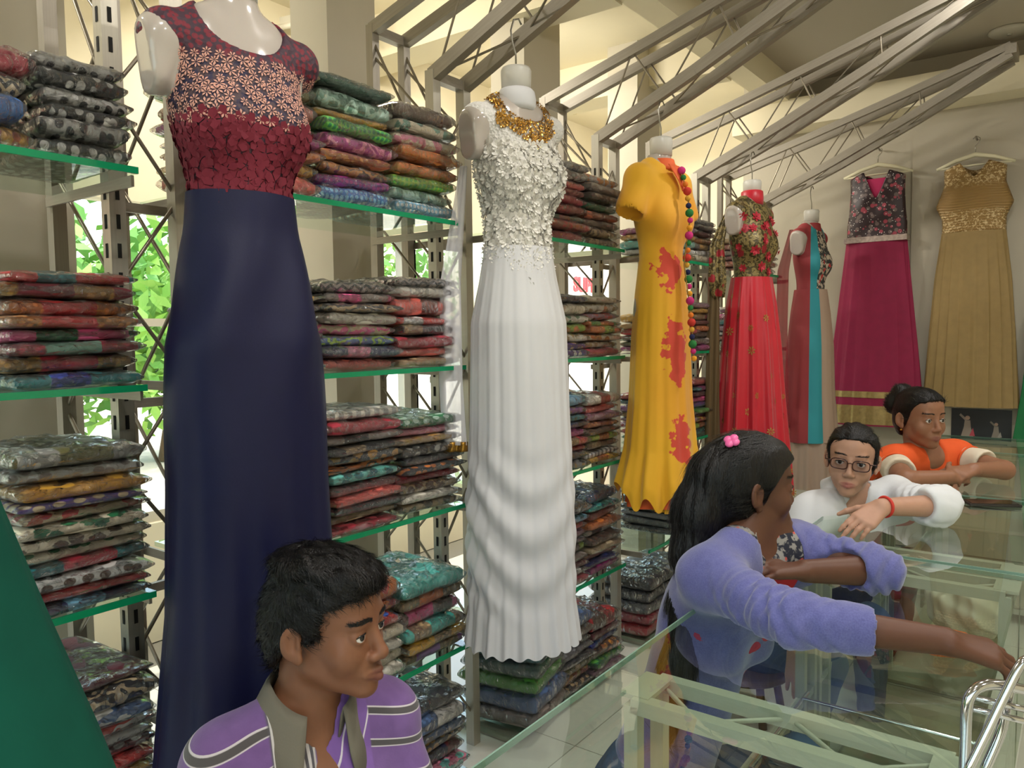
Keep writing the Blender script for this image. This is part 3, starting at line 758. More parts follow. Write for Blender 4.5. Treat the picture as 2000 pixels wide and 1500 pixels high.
def scatter(bo, V, N, mask, count, me, name, seed, dmin, smin_=.8, smax=1.2, lift=.001):
    rr = random.Random(seed); ids = np.nonzero(mask)[0].tolist(); rr.shuffle(ids); got = []
    for i in ids:
        p = V[i]
        if got and (((np.array(got)-p)**2).sum(1) < dmin*dmin).any(): continue
        got.append(p); n = Vector(N[i]); o = link(bpy.data.objects.new(name, me), t)
        q = n.to_track_quat('Z', 'Y') @ Euler((0, 0, rr.uniform(0, 6.28))).to_quaternion()
        o.rotation_mode = 'QUATERNION'; o.rotation_quaternion = q; o.location = Vector(p)+n*lift
        s = rr.uniform(smin_, smax); o.scale = (s, s, s)
        if len(got) >= count: break
RZ = math.radians(-100)

# --- navy gown with maroon lace
B = NB('maroon_lace'); v = B.obj(); x, y, z = B.xyz(v)[:3]
lace = B.step(B.math('ADD', B.voro(v, 85, 1), B.math('MULTIPLY', B.noise(v, 120, 2), .35)), .62, .06)
up = B.mix(lace, srgb('#6f1426'), srgb('#3a2230'))
band = B.math('MULTIPLY', B.step(B.math('MULTIPLY', z, -1), .085, .012), B.math('SUBTRACT', 1, B.step(B.math('MULTIPLY', z, -1), .200, .015)))
c = B.mix(band, up, B.mix(B.step(B.noise(v, 90, 2), .5, .08), srgb('#4b3a40'), srgb('#2a2440')))
low = B.step(B.math('MULTIPLY', z, -1), .335, .006)
B.P(Base_Color=B.mix(low, c, srgb('#161a40')), Roughness=.7, Normal=B.bump(B.voro(v, 90, 1), .6, .004))
navylace = B.m
navy = mat('navy_satin', '#0e1136', .5, nscale=30, namt=.08, bump=.1, bscale=220, Specular_IOR_Level=.3)
t = mannequin('mannequin_gown', (-1.36, .935, 2.0), RZ, 'navy satin gown with maroon and pink flower lace bodice on mannequin')
bo, V, N = bodice(t, navylace, neck=(.092, .10, .10), neck_c=(0, .05, .03), arm=.062, zb=-.36, armx=.228)
pinkf = star_mesh('pink_flower', 7, .0108, mat('pink_embroidery', '#cf9c8c', .8), .15)
maroonf = petal_mesh('maroon_petal_flower', 5, .024, mat('maroon_embroidery', '#6f1429', .8), .08)
scatter(bo, V, N, (V[:, 2] < -.08) & (V[:, 2] > -.21), 300, pinkf, 'pink_flower', 1, .0135)
scatter(bo, V, N, (V[:, 2] < -.205) & (V[:, 2] > -.345), 230, maroonf, 'maroon_flower', 2, .020)
pipe = MB()
nk = [(.092*math.sin(a)*.92, .05+.085*math.cos(a)*.7, -.03-.045*max(0, math.cos(a))+.05*max(0, -math.cos(a))) for a in [2*math.pi*i/40 for i in range(40)]]
skirt(t, navy, [(-.33, .106, .082, .0), (-.40, .110, .086, .0), (-.5, .132, .103, .0), (-.62, .160, .122, .004), (-.9, .163, .128, .015), (-1.15, .172, .135, .03), (-1.45, .205, .16, .05), (-1.7, .24, .19, .07)], 9, 3,
      diag=lambda a, z: .006*math.exp(-((z+.55)/.16)**2)*math.sin(14*(z*1.0+.25*math.sin(a))+2*a))

# --- white gown
whitel = NB('white_lace'); v = whitel.obj()
whitel.P(Base_Color=srgb('#dcd9d4'), Roughness=.7, Normal=whitel.bump(whitel.math('ADD', whitel.voro(v, 110, 1), whitel.noise(v, 160, 2)), .9, .004)); whitel = whitel.m
whitec = mat('white_chiffon', '#d3d3d6', .75, nscale=12, namt=.03, Sheen_Weight=.2)
t = mannequin('mannequin_gown', (-1.36, 1.87, 2.045), RZ-.1, 'white chiffon gown with rosette bodice and gold beaded neckline on mannequin')
bo, V, N = bodice(t, whitel, neck=(.085, .075, .07), neck_c=(0, .045, .02), arm=.082, zb=-.44, vfront=.12)
rose = petal_mesh('rosette', 6, .022, mat('white_rosette', '#e8e5de', .6), .25, layers=3)
scatter(bo, V, N, (V[:, 2] < -.115) & (N[:, 1] > -.5), 230, rose, 'rosette', 5, .0235)
gseq = petal_mesh('gold_bead', 5, .0078, mat('gold_bead', '#b98a3c', .25, .85), .5)
rad = np.sqrt((V[:, 0]/.105)**2+((V[:, 1]-.03)/.115)**2)
scatter(bo, V, N, (V[:, 2] > -.125+.6*np.abs(V[:, 0])) & (V[:, 1] > -.015) & (np.abs(V[:, 0]) < .105) & (N[:, 2] > -.1), 300, gseq, 'gold_bead', 6, .0074)
MB().lathe([(.052, -.005), (.057, .01), (.058, .03), (.054, .05), (.047, .058)], n=28).build('neck_wrap', whitec, t, True)
def wd(a, z):
    s = max(0, min(1, (-.95-z)/.15))*max(0, min(1, (z+1.5)/.12))
    return s*.009*math.sin(46*(z+.16*math.cos(a-.2)+.02*math.sin(3*a)))*(.35+.65*max(0, math.cos(a-1.5)))
skirt(t, whitec, [(-.40, .107, .086, 0), (-.5, .124, .102, .010), (-.62, .150, .126, .012), (-.9, .156, .136, .016), (-1.2, .170, .15, .016), (-1.45, .166, .15, .03), (-1.58, .180, .165, .045)], 21, 4, hemwave=.007, diag=wd, nphi=256, nz=110)
sheer = NB('white_net'); trn = sheer.n('ShaderNodeBsdfTransparent').outputs[0]
sheer.P(Base_Color=srgb('#eceaf0'), Roughness=.8)
sheer.t.links.new(sheer.n('ShaderNodeMixShader', _0=.55, _1=trn, _2=sheer.b.outputs[0]).outputs[0], sheer.out.inputs[0]); sheer = sheer.m
ribbon(t, sheer, [(.13, -.09, -.16), (.17, -.11, -.5), (.18, -.10, -.8), (.175, -.09, -.98)], (-.8, .6, 0), [.01, .03, .035, .035], 'net_drape', wave=.006)
ribbon(t, mat('gold_bead', '#b98a3c'), [(.175, -.09, -.97), (.175, -.09, -1.0)], (-.8, .6, 0), [.036, .036], 'gold_border', wave=.006, seg=4)

# --- yellow dress
B = NB('yellow_georgette'); v = B.obj(); x, y, z = B.xyz(v)[:3]
dm = None
for (zc, hz) in ((-.40, .075), (-.72, .125), (-1.06, .10)):
    dx = B.math('DIVIDE', B.math('SUBTRACT', x, .035), .052); dz = B.math('DIVIDE', B.math('SUBTRACT', z, zc), hz)
    q = B.math('SQRT', B.math('ADD', B.math('MULTIPLY', dx, dx), B.math('MULTIPLY', dz, dz))); dm = q if dm is None else B.math('MINIMUM', dm, q)
mask = B.math('MULTIPLY', B.step(B.math('ADD', B.math('SUBTRACT', .95, dm), B.math('MULTIPLY', B.math('SUBTRACT', B.noise(v, 26, 3), .5), 2.2)), 0, .05), B.step(y, .0, .01))
org = B.step(B.noise(v, 2.2, 1), .56, .12)
base = B.mix(org, srgb('#e6ac1c'), srgb('#e09a1e'))
B.P(Base_Color=B.mix(mask, base, srgb('#cf4430')), Roughness=.75, Sheen_Weight=.2); yel = B.m
orange = mat('orange_trim', '#e2622a', .7, nscale=30, namt=.15)
t = mannequin('mannequin_gown', (-1.36, 2.83, 2.03), RZ, 'yellow cap sleeved dress with orange collar and pompom necklace on mannequin')
bodice(t, yel, neck=(.07, .05, .05), neck_c=(0, .03, .05), arm=0, zb=-.42,
       extra=[(Cap((.12, -.012, -.05), (.175, -.012, -.165), .046, .052), .03), (Cap((-.12, -.012, -.05), (-.175, -.012, -.165), .046, .052), .03)],
       holes=[Cap((s*.186, -.012, -.19), (s*.21, -.012, -.27), .050) for s in (-1, 1)])
MB().lathe([(.066, -.012), (.058, .005), (.052, .03), (.050, .034)], n=28).build('collar', orange, t, True)
ribbon(t, orange, [(.03, .082, .0), (.0, .098, -.06), (-.0, .108, -.1)], (1, 0, 0), [.035, .022, .012], 'placket', n=6, seg=10)
skirt(t, yel, [(-.36, .100, .08, 0), (-.5, .118, .094, .01), (-.65, .132, .104, .02), (-.9, .145, .112, .03), (-1.1, .165, .128, .05), (-1.2, .19, .145, .07), (-1.25, .20, .155, .09)], 11, 8, hemwave=.03,
      hemfun=lambda a: -.05*math.sin(a+.6))
skirt(t, orange, [(-1.0, .12, .09, .02), (-1.2, .15, .115, .06), (-1.32, .16, .125, .09)], 9, 9, name='underskirt', nz=20)
for q in range(2):
    skirt(t, yel, [(-1.15, .09, .05, .05), (-1.25, .11, .06, .12), (-1.34+.03*q, .10, .065, .2)], 8, 20+q, name='hem_frill', nz=14, nphi=96, cy=.06-.05*q)
cols = ['#c9307a', '#2c7a3c', '#e07a28', '#c83a2e', '#d4a23a', '#23264f', '#2c7a3c', '#c9307a', '#e8a02c']
npom = 27
for i in range(npom):
    s = i/(npom-1); z = -.02-.72*s; yy = float(np.interp(z, [-.75, -.6, -.37, -.21, -.1, 0], [.145, .135, .10, .128, .115, .075]))
    m = mat('pompom_'+cols[i % 9][1:], cols[i % 9], .95)
    rr_ = .011 if i % 3 else .016
    o = MB().lathe([(rr_*math.sin(q), -rr_*math.cos(q)) for q in [.15, .5, .9, 1.3, 1.7, 2.1, 2.5, 2.9]], n=12).build('pompom', m, t, True)
    o.location = (.01*math.sin(9*s), yy+.012, z)
MB().tube([(0.005, float(np.interp(-.02-.72*s, [-.75, -.6, -.37, -.21, -.1, 0], [.145, .135, .10, .128, .115, .075]))+.01, -.02-.72*s) for s in [i/20 for i in range(21)]], .003, 6).build('necklace_cord', mat('gold_cord', '#9a7a30', .6), t, True)

# --- red gown with gold bodice
B = NB('gold_brocade'); v = B.obj(); vc = B.n('ShaderNodeTexVoronoi', Vector=v, Scale=15.0)
flw = B.math('MULTIPLY', B.math('SUBTRACT', 1, B.step(B.math('ADD', vc.outputs['Distance'], B.math('MULTIPLY', B.noise(v, 60, 2), .3)), .48, .03)), B.step(B.xyz(vc.outputs['Color'])[0], .55, .01))
gold = B.mix(B.step(B.noise(v, 55, 3, 1.2), .5, .05), srgb('#453b20'), srgb('#8a7a4c'))
B.P(Base_Color=B.mix(flw, gold, srgb('#98242f')), Roughness=.4, Metallic=.25, Normal=B.bump(B.noise(v, 80, 3), .8, .004)); brocade = B.m
redsat = mat('red_satin', '#c4182e', .38, nscale=10, namt=.08, Sheen_Weight=.2)
t = mannequin('mannequin_gown', (-1.36, 3.86, 2.02), RZ, 'red satin gown with gold floral bodice and brown stole on mannequin')
bo, V, N = bodice(t, brocade, neck=(.07, .045, .05), neck_c=(0, .03, .04), arm=.082, zb=-.40, off=.01)
rosef = petal_mesh('red_flower', 6, .022, mat('red_embroidery', '#b8283a', .6), .2, layers=2)
scatter(bo, V, N, (V[:, 1] > .0) & (V[:, 2] < -.06), 22, rosef, 'red_flower', 4, .06)
MB().lathe([(.054, .0), (.056, .03), (.053, .065), (.046, .07)], n=28).build('neck_wrap', redsat, t, True)
sk = skirt(t, redsat, [(-.36, .115, .092, .02), (-.5, .138, .112, .05), (-.7, .158, .132, .08), (-1.0, .185, .155, .09), (-1.3, .205, .18, .10), (-1.46, .215, .19, .10)], 13, 11)
me = sk.data; n = len(me.vertices); Vs = np.zeros(n*3); me.vertices.foreach_get('co', Vs); Vs = Vs.reshape(-1, 3); Ns = np.zeros(n*3); me.vertices.foreach_get('normal', Ns); Ns = Ns.reshape(-1, 3)
motif = star_mesh('gold_motif', 7, .022, mat('gold_motif', '#b0924a', .45, .3), .1)
scatter(sk, Vs, -Ns, (Vs[:, 2] < -.42), 75, motif, 'gold_motif', 9, .085, .6, 1.2)
brownst = mat('brown_stole', '#5c4a2c', .7)
ribbon(t, brocade, [(.14, -.05, -.03), (.205, -.07, -.2), (.215, -.06, -.38), (.19, -.07, -.46)], (-.73, .68, 0), [.01, .035, .045, .03], 'printed_stole', wave=.008)
ribbon(t, brownst, [(.19, -.09, -.3), (.205, -.09, -.6), (.215, -.085, -1.0), (.22, -.08, -1.35)], (-.73, .68, 0), [.02, .032, .035, .04], 'stole', wave=.008)

# --- panelled teal / beige gown
B = NB('panelled_cloth'); v = B.obj(); x, y, z = B.xyz(v)[:3]
ax = B.math('ARCTAN2', B.math('ABSOLUTE', x), y)
c = B.mix(B.step(ax, .62, .01), srgb('#a68e7c'), srgb('#2a8c98')); c = B.mix(B.step(ax, 1.15, .01), c, srgb('#8e2f34'))
B.P(Base_Color=c, Roughness=.75); panel = B.m
B = NB('panelled_bodice'); v = B.obj(); x, y, z = B.xyz(v)[:3]
ax = B.math('ARCTAN2', B.math('ABSOLUTE', x), y)
fl = B.mix(B.step(B.noise(v, 40, 3, 1), .52, .04), srgb('#2f3434'), srgb('#b9aa98')); fl = B.mix(B.step(B.noise(v, 24, 1), .66, .02), fl, srgb('#b53030'))
c = B.mix(B.step(ax, .70, .01), fl, srgb('#2a8c98')); c = B.mix(B.step(ax, 1.15, .01), c, srgb('#8e2f34'))
B.P(Base_Color=c, Roughness=.7); panelb = B.m
t = mannequin('mannequin_gown', (-1.36, 4.90, 2.0), RZ, 'long gown with red, teal and beige vertical panels on mannequin')
bodice(t, panelb, neck=(.07, .05, .05), neck_c=(0, .03, .04), arm=.08, zb=-.42)
MB().lathe([(.060, -.01), (.056, .01), (.052, .035), (.046, .04)], n=28).build('collar', mat('dark_red_trim', '#8e2f34', .7), t, True)
skirt(t, panel, [(-.36, .113, .09, 0), (-.5, .135, .11, .01), (-.7, .155, .13, .02), (-1.0, .165, .14, .03), (-1.28, .19, .165, .04)], 9, 14)
skirt(t, mat('beige_chiffon', '#a48d7c', .75), [(-1.1, .15, .13, .01), (-1.35, .18, .165, .05), (-1.56, .20, .18, .07)], 12, 15, name='underskirt', nz=30)
if False: ribbon(t, sheer, [(.13, .05, -.05), (.2, .08, -.3), (.19, .06, -.8), (.19, .05, -1.25)], (.2, .97, 0), [.03, .05, .05, .06], 'net_stole', wave=.008)
red_net = NB('red_net'); trn = red_net.n('ShaderNodeBsdfTransparent').outputs[0]; red_net.P(Base_Color=srgb('#9c2c38'), Roughness=.8)
red_net.t.links.new(red_net.n('ShaderNodeMixShader', _0=.6, _1=trn, _2=red_net.b.outputs[0]).outputs[0], red_net.out.inputs[0])
ribbon(t, red_net.m, [(.12, -.06, .0), (.19, -.08, -.25), (.2, -.08, -.6), (.2, -.07, -1.2)], (-.73, .68, 0), [.02, .035, .035, .04], 'red_stole', wave=.008)

# --- green velvet dress at the shelf end, on a pole stand
t = mannequin('mannequin_dress', (-1.07, .213, 1.76), math.radians(-60), 'deep green velvet dress with flared skirt beside the nearest shelves', hook=False)
velvet = mat('green_velvet', '#0a4f40', .9, nscale=9, namt=.18, bump=.2, bscale=25, Specular_IOR_Level=.2)
bodice(t, velvet, zb=-.42)
skirt(t, velvet, [(-.36, .105, .085, 0), (-.5, .15, .13, .02), (-.7, .21, .19, .02), (-.88, .265, .25, .02), (-.95, .285, .27, .02)], 7, 16)
MB().tube([(0, 0, -1.7), (0, 0, -.5)], .016, 12).build('stand_pole', hookm, t, True)
MB().lathe([(.16, -1.72), (.16, -1.705), (.02, -1.695)], n=28).build('stand_base', hookm, t, True)

# ------------------------------------------------------------------ gowns on hangers on the back wall
hangm = mat('hanger_plastic', '#d9d2b4', .4)
def wall_gown(name, x, ztop, label, bm, sm, hem, wtab, neckv, folds=15, armz=.26, yb=YB-.012, extra=None, waist=.43):
    """x centre, ztop shoulder height; parts hang on a plastic hanger from a wall hook"""
    t = empty(name, (x, yb-.075, ztop)); tag(t, label, 'gown', 'gowns on hangers on the back wall')
    b = MB(); b.tube([(-.2, 0, -.035), (-.1, 0, .005), (0, 0, .03), (.1, 0, .005), (.2, 0, -.035)], [.009, .012, .014, .012, .009], 8)
    b.tube([(-.2, 0, -.035), (0, 0, -.03), (.2, 0, -.035)], .006, 6); b.build('hanger', hangm, t, True)
    MB().tube([(0, 0, .03), (0, 0, .08), (.02, 0, .1), (.02, .01, .125), (0, .015, .14), (-.015, .015, .125)], .0032, 6).build('hanger_hook', hookm, t, True)
    MB().tube([(0, .072, .13), (0, .02, .132)], .006, 8).build('wall_nail', steel, t, True)
    for side in (-1, 1):       # front (towards the room, -y) and back panels
        v = []; f = []; nu, nv = 36, 26
        for j in range(nv+1):
            for i in range(nu+1):
                u = -1+2*i/nu; au = abs(u)
                strap = max(0, 1-abs(au-.62)/.38)
                zt = -.02 if au > .5 else None
                if au <= .45: zt = -.015-(neckv if side < 0 else .04)*(1-(au/.45)**(1.3 if side < 0 else 2))
                else: zt = -.015-.035*(au-.45)/.55
                zz = -waist+(zt+waist)*(j/nv)
                ww = float(np.interp(-zz, [0, .06, .14, armz, waist*.8, waist], [.165, .16, .158, wtab[0], wtab[1], wtab[1]]))
                dep = .045*math.sqrt(max(0, 1-u*u))+.012*math.exp(-((zz+.24)/.07)**2)*math.exp(-((au-.45)/.3)**2)
                v.append((ww*u, side*dep, zz))
        for j in range(nv):
            for i in range(nu):
                a = j*(nu+1)+i; f.append((a, a+1, a+nu+2, a+nu+1) if side < 0 else (a, a+nu+1, a+nu+2, a+1))
        o = mesh_obj('bodice_front' if side < 0 else 'bodice_back', v, f, bm, t); s_ = o.modifiers.new('thick', 'SOLIDIFY'); s_.thickness = .003
    sk = skirt(t, sm, [(-waist+.01, wtab[1], .05, .01)]+[(z, a, b_, c_) for z, a, b_, c_ in hem], folds, int(abs(x)*100), nphi=220)
    return t
B = NB('black_floral_sequin'); v = B.obj(); vc = B.n('ShaderNodeTexVoronoi', Vector=v, Scale=32.0)
fl = B.math('SUBTRACT', 1, B.step(vc.outputs['Distance'], .42, .05))
c = B.mix(fl, srgb('#2b171d'), B.mix(B.step(B.xyz(vc.outputs['Color'])[1], .5, .01), srgb('#9c3a4c'), srgb('#6a5a58')))
spk = B.math('SUBTRACT', 1, B.step(B.voro(v, 60, 1), .16, .03))
B.P(Base_Color=B.mix(spk, c, (.75, .7, .68, 1)), Roughness=.45); seq = B.m
mag = mat('magenta_net', '#8a0f3e', .75, nscale=20, namt=.12)
t = wall_gown('wall_gown', -1.085, 2.40, 'magenta gown with black floral sequin bodice and silver belt on back wall', seq, mag,
              [(-.7, .20, .055, .04), (-1.1, .24, .062, .06), (-1.4, .265, .066, .07), (-1.62, .28, .068, .07)], (.165, .175), .17)
box('belt', (-.182, -.054, -.455), (.182, .054, -.42), mat('silver_brocade', '#b9a8a0', .35, .5, nscale=60, namt=.4), t)
goldb = mat('gold_brocade_band', '#a8915c', .4, .4, nscale=50, namt=.3)
for z0, z1 in ((-1.44, -1.40), (-1.61, -1.49)):
    skirt(t, goldb, [(z0+(z1-z0), float(np.interp(-z1, [1.1, 1.4, 1.62], [.24, .265, .28]))*1.012, .068, .07), (z0, float(np.interp(-z0, [1.1, 1.4, 1.62], [.24, .265, .28]))*1.012, .07, .07)], 15, 108, name='gold_band', nz=3, nphi=220)
box('inner_lining', (-.07, -.03, -.2), (.07, .03, -.06), mat('magenta_lining', '#b81658', .6), t)
B = NB('gold_pleat'); v = B.obj(); x, y, z = B.xyz(v)[:3]
st = B.math('SINE', B.math('MULTIPLY', B.math('ADD', z, B.math('MULTIPLY', B.noise(v, 6, 1), .03)), 420))
emb = B.math('MULTIPLY', B.step(B.noise(v, 70, 3, 1), .54, .03), B.math('SUBTRACT', 1, B.math('MULTIPLY', B.step(B.math('MULTIPLY', z, -1), .15, .02), B.math('SUBTRACT', 1, B.step(B.math('MULTIPLY', z, -1), .30, .02)))))
B.P(Base_Color=B.mix(emb, srgb('#8e7040'), srgb('#c9b184')), Roughness=.4, Metallic=.2, Normal=B.bump(st, .5, .004)); goldp = B.m
goldn = mat('gold_net', '#8c7446', .7, nscale=25, namt=.12)
t = wall_gown('wall_gown', -.555, 2.385, 'gold gown with embroidered pleated bodice hanging on back wall', goldp, goldn,
              [(-.7, .195, .055, .05), (-1.0, .215, .06, .08), (-1.25, .225, .064, .09), (-1.46, .235, .066, .10)], (.2, .165), .09, folds=19)
greenn = mat('emerald_net', '#0d6b3a', .7, nscale=15, namt=.15)
t = wall_gown('wall_gown', -.02, 2.1, 'emerald green gown hanging beside the gold gown on back wall', greenn, greenn,
              [(-.7, .24, .07, .04), (-1.1, .27, .07, .05), (-1.4, .3, .075, .07)], (.2, .18), .1, folds=13)
# ------------------------------------------------------------------ glass counters
cframe = mat('counter_frame_paint', '#a9a89a', .45, .15, nscale=8, namt=.08)
topg = glass('counter_glass', (.88, .94, .90), .03)
sideg = glass('counter_side_glass', (.93, .97, .94), .02)
cedge = mat('counter_glass_edge', '#7d9c8c', .15)
ZT = .81
def counter(x0, x1, y0, y1, gx0, gx1, gy0, gy1, label, double=True):
    cx, cy = (x0+x1)/2, (y0+y1)/2; t = empty('glass_counter', (cx, cy, 0)); tag(t, label, 'counter', 'glass display counters in a row')
    L = Vector((cx, cy, 0))
    def b(name, p, q, w1=.024, w2=.024, m=cframe): return bar(name, Vector(p)-L, Vector(q)-L, w1, w2, m, t)
    zr = ZT-.0235
    ends = [(y0, y0+.095), (y1-.095, y1)] if double else [(y0,), (y1,)]
    for e in ends:
        for y in e:
            b('end_rail', (x0, y, zr), (x1, y, zr)); b('end_rail', (x0, y, .06), (x1, y, .06))
            for x in (x0, x1): b('post', (x, y, 0), (x, y, zr))
        if len(e) == 2:
            for x in (x0, x1): box('corner_plate', (x-.025-cx, e[0]-cy, zr+.006), (x+.025-cx, e[1]-cy, zr+.0130), cframe, t)
            K = 4
            for i in range(K):
                xa, xb = x0+(x1-x0)*i/K, x0+(x1-x0)*(i+1)/K
                ya, yb = (e[1], e[0]) if i % 2 == 0 else (e[0], e[1])
                rod('lacing_rod', Vector((xa, ya, zr))-L, Vector((xb, yb, zr))-L, .004, cframe, t)
    for x in (x0, x1):
        b('long_rail', (x, y0, .06), (x, y1, .06)); b('long_rail', (x, y0, .42), (x, y1, .42), .02, .02)
    box('glass_shelf_pane', (x0-cx, y0-cy, .43), (x1-cx, y1-cy, .438), sideg, t)
    box('base_board', (x0-cx, y0-cy, .075), (x1-cx, y1-cy, .085), mat('base_laminate', '#a9a391', .4), t)
    box('side_pane', (x1-cx+.016, y0-cy, .08), (x1-cx+.021, y1-cy, ZT-.02), sideg, t)
    g = box('glass_top', (gx0-cx, gy0-cy, ZT-.01), (gx1-cx, gy1-cy, ZT), topg, t)
    box('glass_edge', (gx0-cx-.003, gy0-cy, ZT-.0102), (gx0-cx, gy1-cy, ZT+.0002), cedge, t)
    box('glass_edge', (gx0-cx, gy0-cy-.003, ZT-.0102), (gx1-cx, gy0-cy, ZT+.0002), cedge, t)
    box('glass_edge', (gx0-cx, gy1-cy, ZT-.0102), (gx1-cx, gy1-cy+.003, ZT+.0002), cedge, t)
    return t
c1 = counter(-.577, -.13, 1.10, 2.13, -.645, -.06, .70, 2.135, 'glass topped counter with laced frame under the lavender sleeved arm')
counter(-.577, -.13, 2.18, 3.05, -.645, -.06, 2.165, 3.065, 'glass topped counter with the dark phone lying on it')
counter(-.577, -.13, 3.10, 4.2, -.645, -.06, 3.085, 4.22, 'glass topped counter under the clasped hands of the person in orange')
counter(-.62, .9, 4.27, 4.78, -.65, .95, 4.24, 4.81, 'glass counter crosswise before the back wall gowns', False)
chrome = mat('chrome', '#c8c8c8', .12, 1.0)
for i in range(7):
    rod('shelf_rod', (-.20, -.43+.13*i, .46), (.20, -.43+.13*i, .46), .005, chrome, c1)
for x in (-.2, .2): rod('shelf_rod', (x, -.43, .455), (x, .4, .455), .005, chrome, c1)
# screws on the near corner plates
for x in (-.577, -.13):
    o = MB().lathe([(.011, 0), (.011, .004), (.006, .006)], n=12).build('screw', rodm, c1, True); o.location = (x+.3535, 1.148-1.615, ZT-.0235)
# chrome tube stand on the counter
cs = at(1960, 1400, d=.93); ch = empty('chrome_stand', (cs[0], cs[1], ZT)); tag(ch, 'shiny bent chrome tube display stand on the laced glass counter', 'display stand')
Lc = Vector((cs[0], cs[1], ZT))
def pp(q, d): return Vector(at(q[0], q[1], d=d))-Lc
def floorpt(v): return Vector((v.x, v.y, .007))
def smooth_path(P, n=6):
    out = []
    for i in range(len(P)-1):
        p0, p1, p2, p3 = P[max(i-1, 0)], P[i], P[i+1], P[min(i+2, len(P)-1)]
        for k in range(n):
            s = k/n; out.append(.5*((2*p1)+(p2-p0)*s+(2*p0-5*p1+4*p2-p3)*s*s+(3*p1-p0-3*p2+p3)*s**3))
    return out+[P[-1]]
a = [pp(q, .95) for q in ((1884, 1500), (1886, 1440), (1890, 1375), (1908, 1345), (1945, 1337), (2010, 1350), (2085, 1375), (2100, 1420), (2102, 1500))]
MB().tube([floorpt(a[0])]+smooth_path(a)+[floorpt(a[-1])], .0065, 10).build('back_frame', chrome, ch, True)
a = [pp(q, .90) for q in ((1893, 1500), (1930, 1425), (1965, 1352), (1992, 1300), (2010, 1290), (2050, 1300))]
MB().tube([floorpt(pp((1870, 1540), .90))]+smooth_path(a)+[floorpt(a[-1])], .0055, 10).build('arm_brace', chrome, ch, True)
a = [pp(q, .97) for q in ((1925, 1500), (1955, 1430), (1965, 1380), (1972, 1345))]
MB().tube([floorpt(pp((1915, 1540), .97))]+smooth_path(a), .006, 10).build('seat_support', chrome, ch, True)
for yy in (1352, 1375):
    MB().tube([pp((1895, yy+8), .952), pp((2090, yy+55), .952)], .004, 8).build('back_rail', chrome, ch, True)
# phone
pc = at(1936, 986, Z=ZT)
ph = empty('mobile_phone', (pc[0], pc[1], ZT), .45); tag(ph, 'dark mobile phone lying flat on the glass counter', 'phone')
box('body', (-.078, -.039, .0005), (.078, .039, .010), mat('phone_body', '#241f1e', .3), ph, bevel=.003)
box('screen', (-.07, -.034, .0098), (.07, .034, .0112), mat('phone_screen', '#0c0c0e', .06), ph)
# crumpled carrier bag and orange cloth in the counter
bc = at(1885, 1205, Z=.52)
bg_ = empty('carrier_bag', (-.275, 2.72, .439)); tag(bg_, 'crumpled white plastic carrier bag inside the glass counter', 'bag')
f = Field(np.arange(-.16, .16, .006), np.arange(-.14, .14, .006), np.arange(-.02, .26, .006))
for p in (Ell((0, 0, .085), (.11, .085, .085)), Ell((.03, .02, .15), (.06, .05, .06)), Ell((-.05, .02, .13), (.05, .05, .07))): f.add(p, .03)
f.warp(lambda X, Y, Z: .007*np.sin(70*X+30*Z)*np.sin(60*Y+20*X)+.005*np.sin(90*Z+50*X+40*Y)+.004*np.sin(130*X-90*Y+50*Z))
f.cut(lambda X, Y, Z: -Z)
bagm = mat('thin_white_plastic', '#cfc6b6', .35, Transmission_Weight=.2)
V, Q = f.mesh(); mesh_obj('bag_body', V, Q, bagm, bg_)
for s in (-1, 1): MB().tube(smooth_path([Vector(q) for q in ((s*.03-.02, .01, .17), (s*.05-.02, .02, .215), (s*.02, .03, .23), (s*.01+.02, .02, .19))]), .004, 6).build('handle', bagm, bg_, True)
oc = empty('orange_cloth', (-.30, 2.54, .4385), .4); tag(oc, 'small folded orange cloth beside the carrier bag', 'cloth')
for k in range(2):
    v_, f_ = pillow(50+k, .13, .1, .03, 4, 4, .1, .004); o = mesh_obj('fold', v_, f_, mat('orange_fold', '#d8602c', .7), oc); o.location = (0, .01*k, .028*k)
# posters under the gold gown
def poster(xa, xb, za, zb, label, main):
    t = empty('photo_poster', ((xa+xb)/2, YB-.014, za)); tag(t, label, 'poster')
    w_, h_ = (xb-xa)/2, zb-za
    box('print', (-w_, -.003, 0), (w_, .0, h_), mat('poster_dark', '#26282b', .35, nscale=8, namt=.4), t)
    if main:
        for (u, s, c1_, c2_) in ((-.45, 1.0, '#8c7e72', '#a8404c'), (.5, .75, '#7d7468', '#8f8a80')):
            m = MB(); X = u*w_
            def poly(P): m.add([(X+p[0]*s*h_, -.0036, p[1]*s*h_) for p in P], [tuple(range(len(P)))])
            poly([(-.2, .0), (.2, .0), (.1, .4), (.08, .62), (-.08, .62), (-.1, .4)])
            poly([(-.06, .6), (-.24, .78), (-.2, .84), (.0, .64)])
            m.build('figure_print', mat('print_'+c1_[1:], c1_, .5), t)
            m = MB(); m.lathe([(.07*s*h_, -.001), (.07*s*h_, .0)], n=14); o = m.build('head_print', mat('print_skin', '#a88a78', .5), t); o.rotation_euler = (math.pi/2, 0, 0); o.location = (X, -.0040, .7*s*h_)
            m = MB(); m.add([(X+.06*s*h_, -.0042, .02), (X+.22*s*h_, -.0042, .02), (X+.16*s*h_, -.0042, .38*s*h_)], [(0, 1, 2)]); m.build('sash_print', mat('print_'+c2_[1:], c2_, .5), t)
    return t
poster(-.655, -.34, .72, .905, 'dark photo poster with two posing figures under the gold gown', True)
poster(-.67, -.36, .92, .99, 'narrow dark photo strip above the two-figure poster', False)
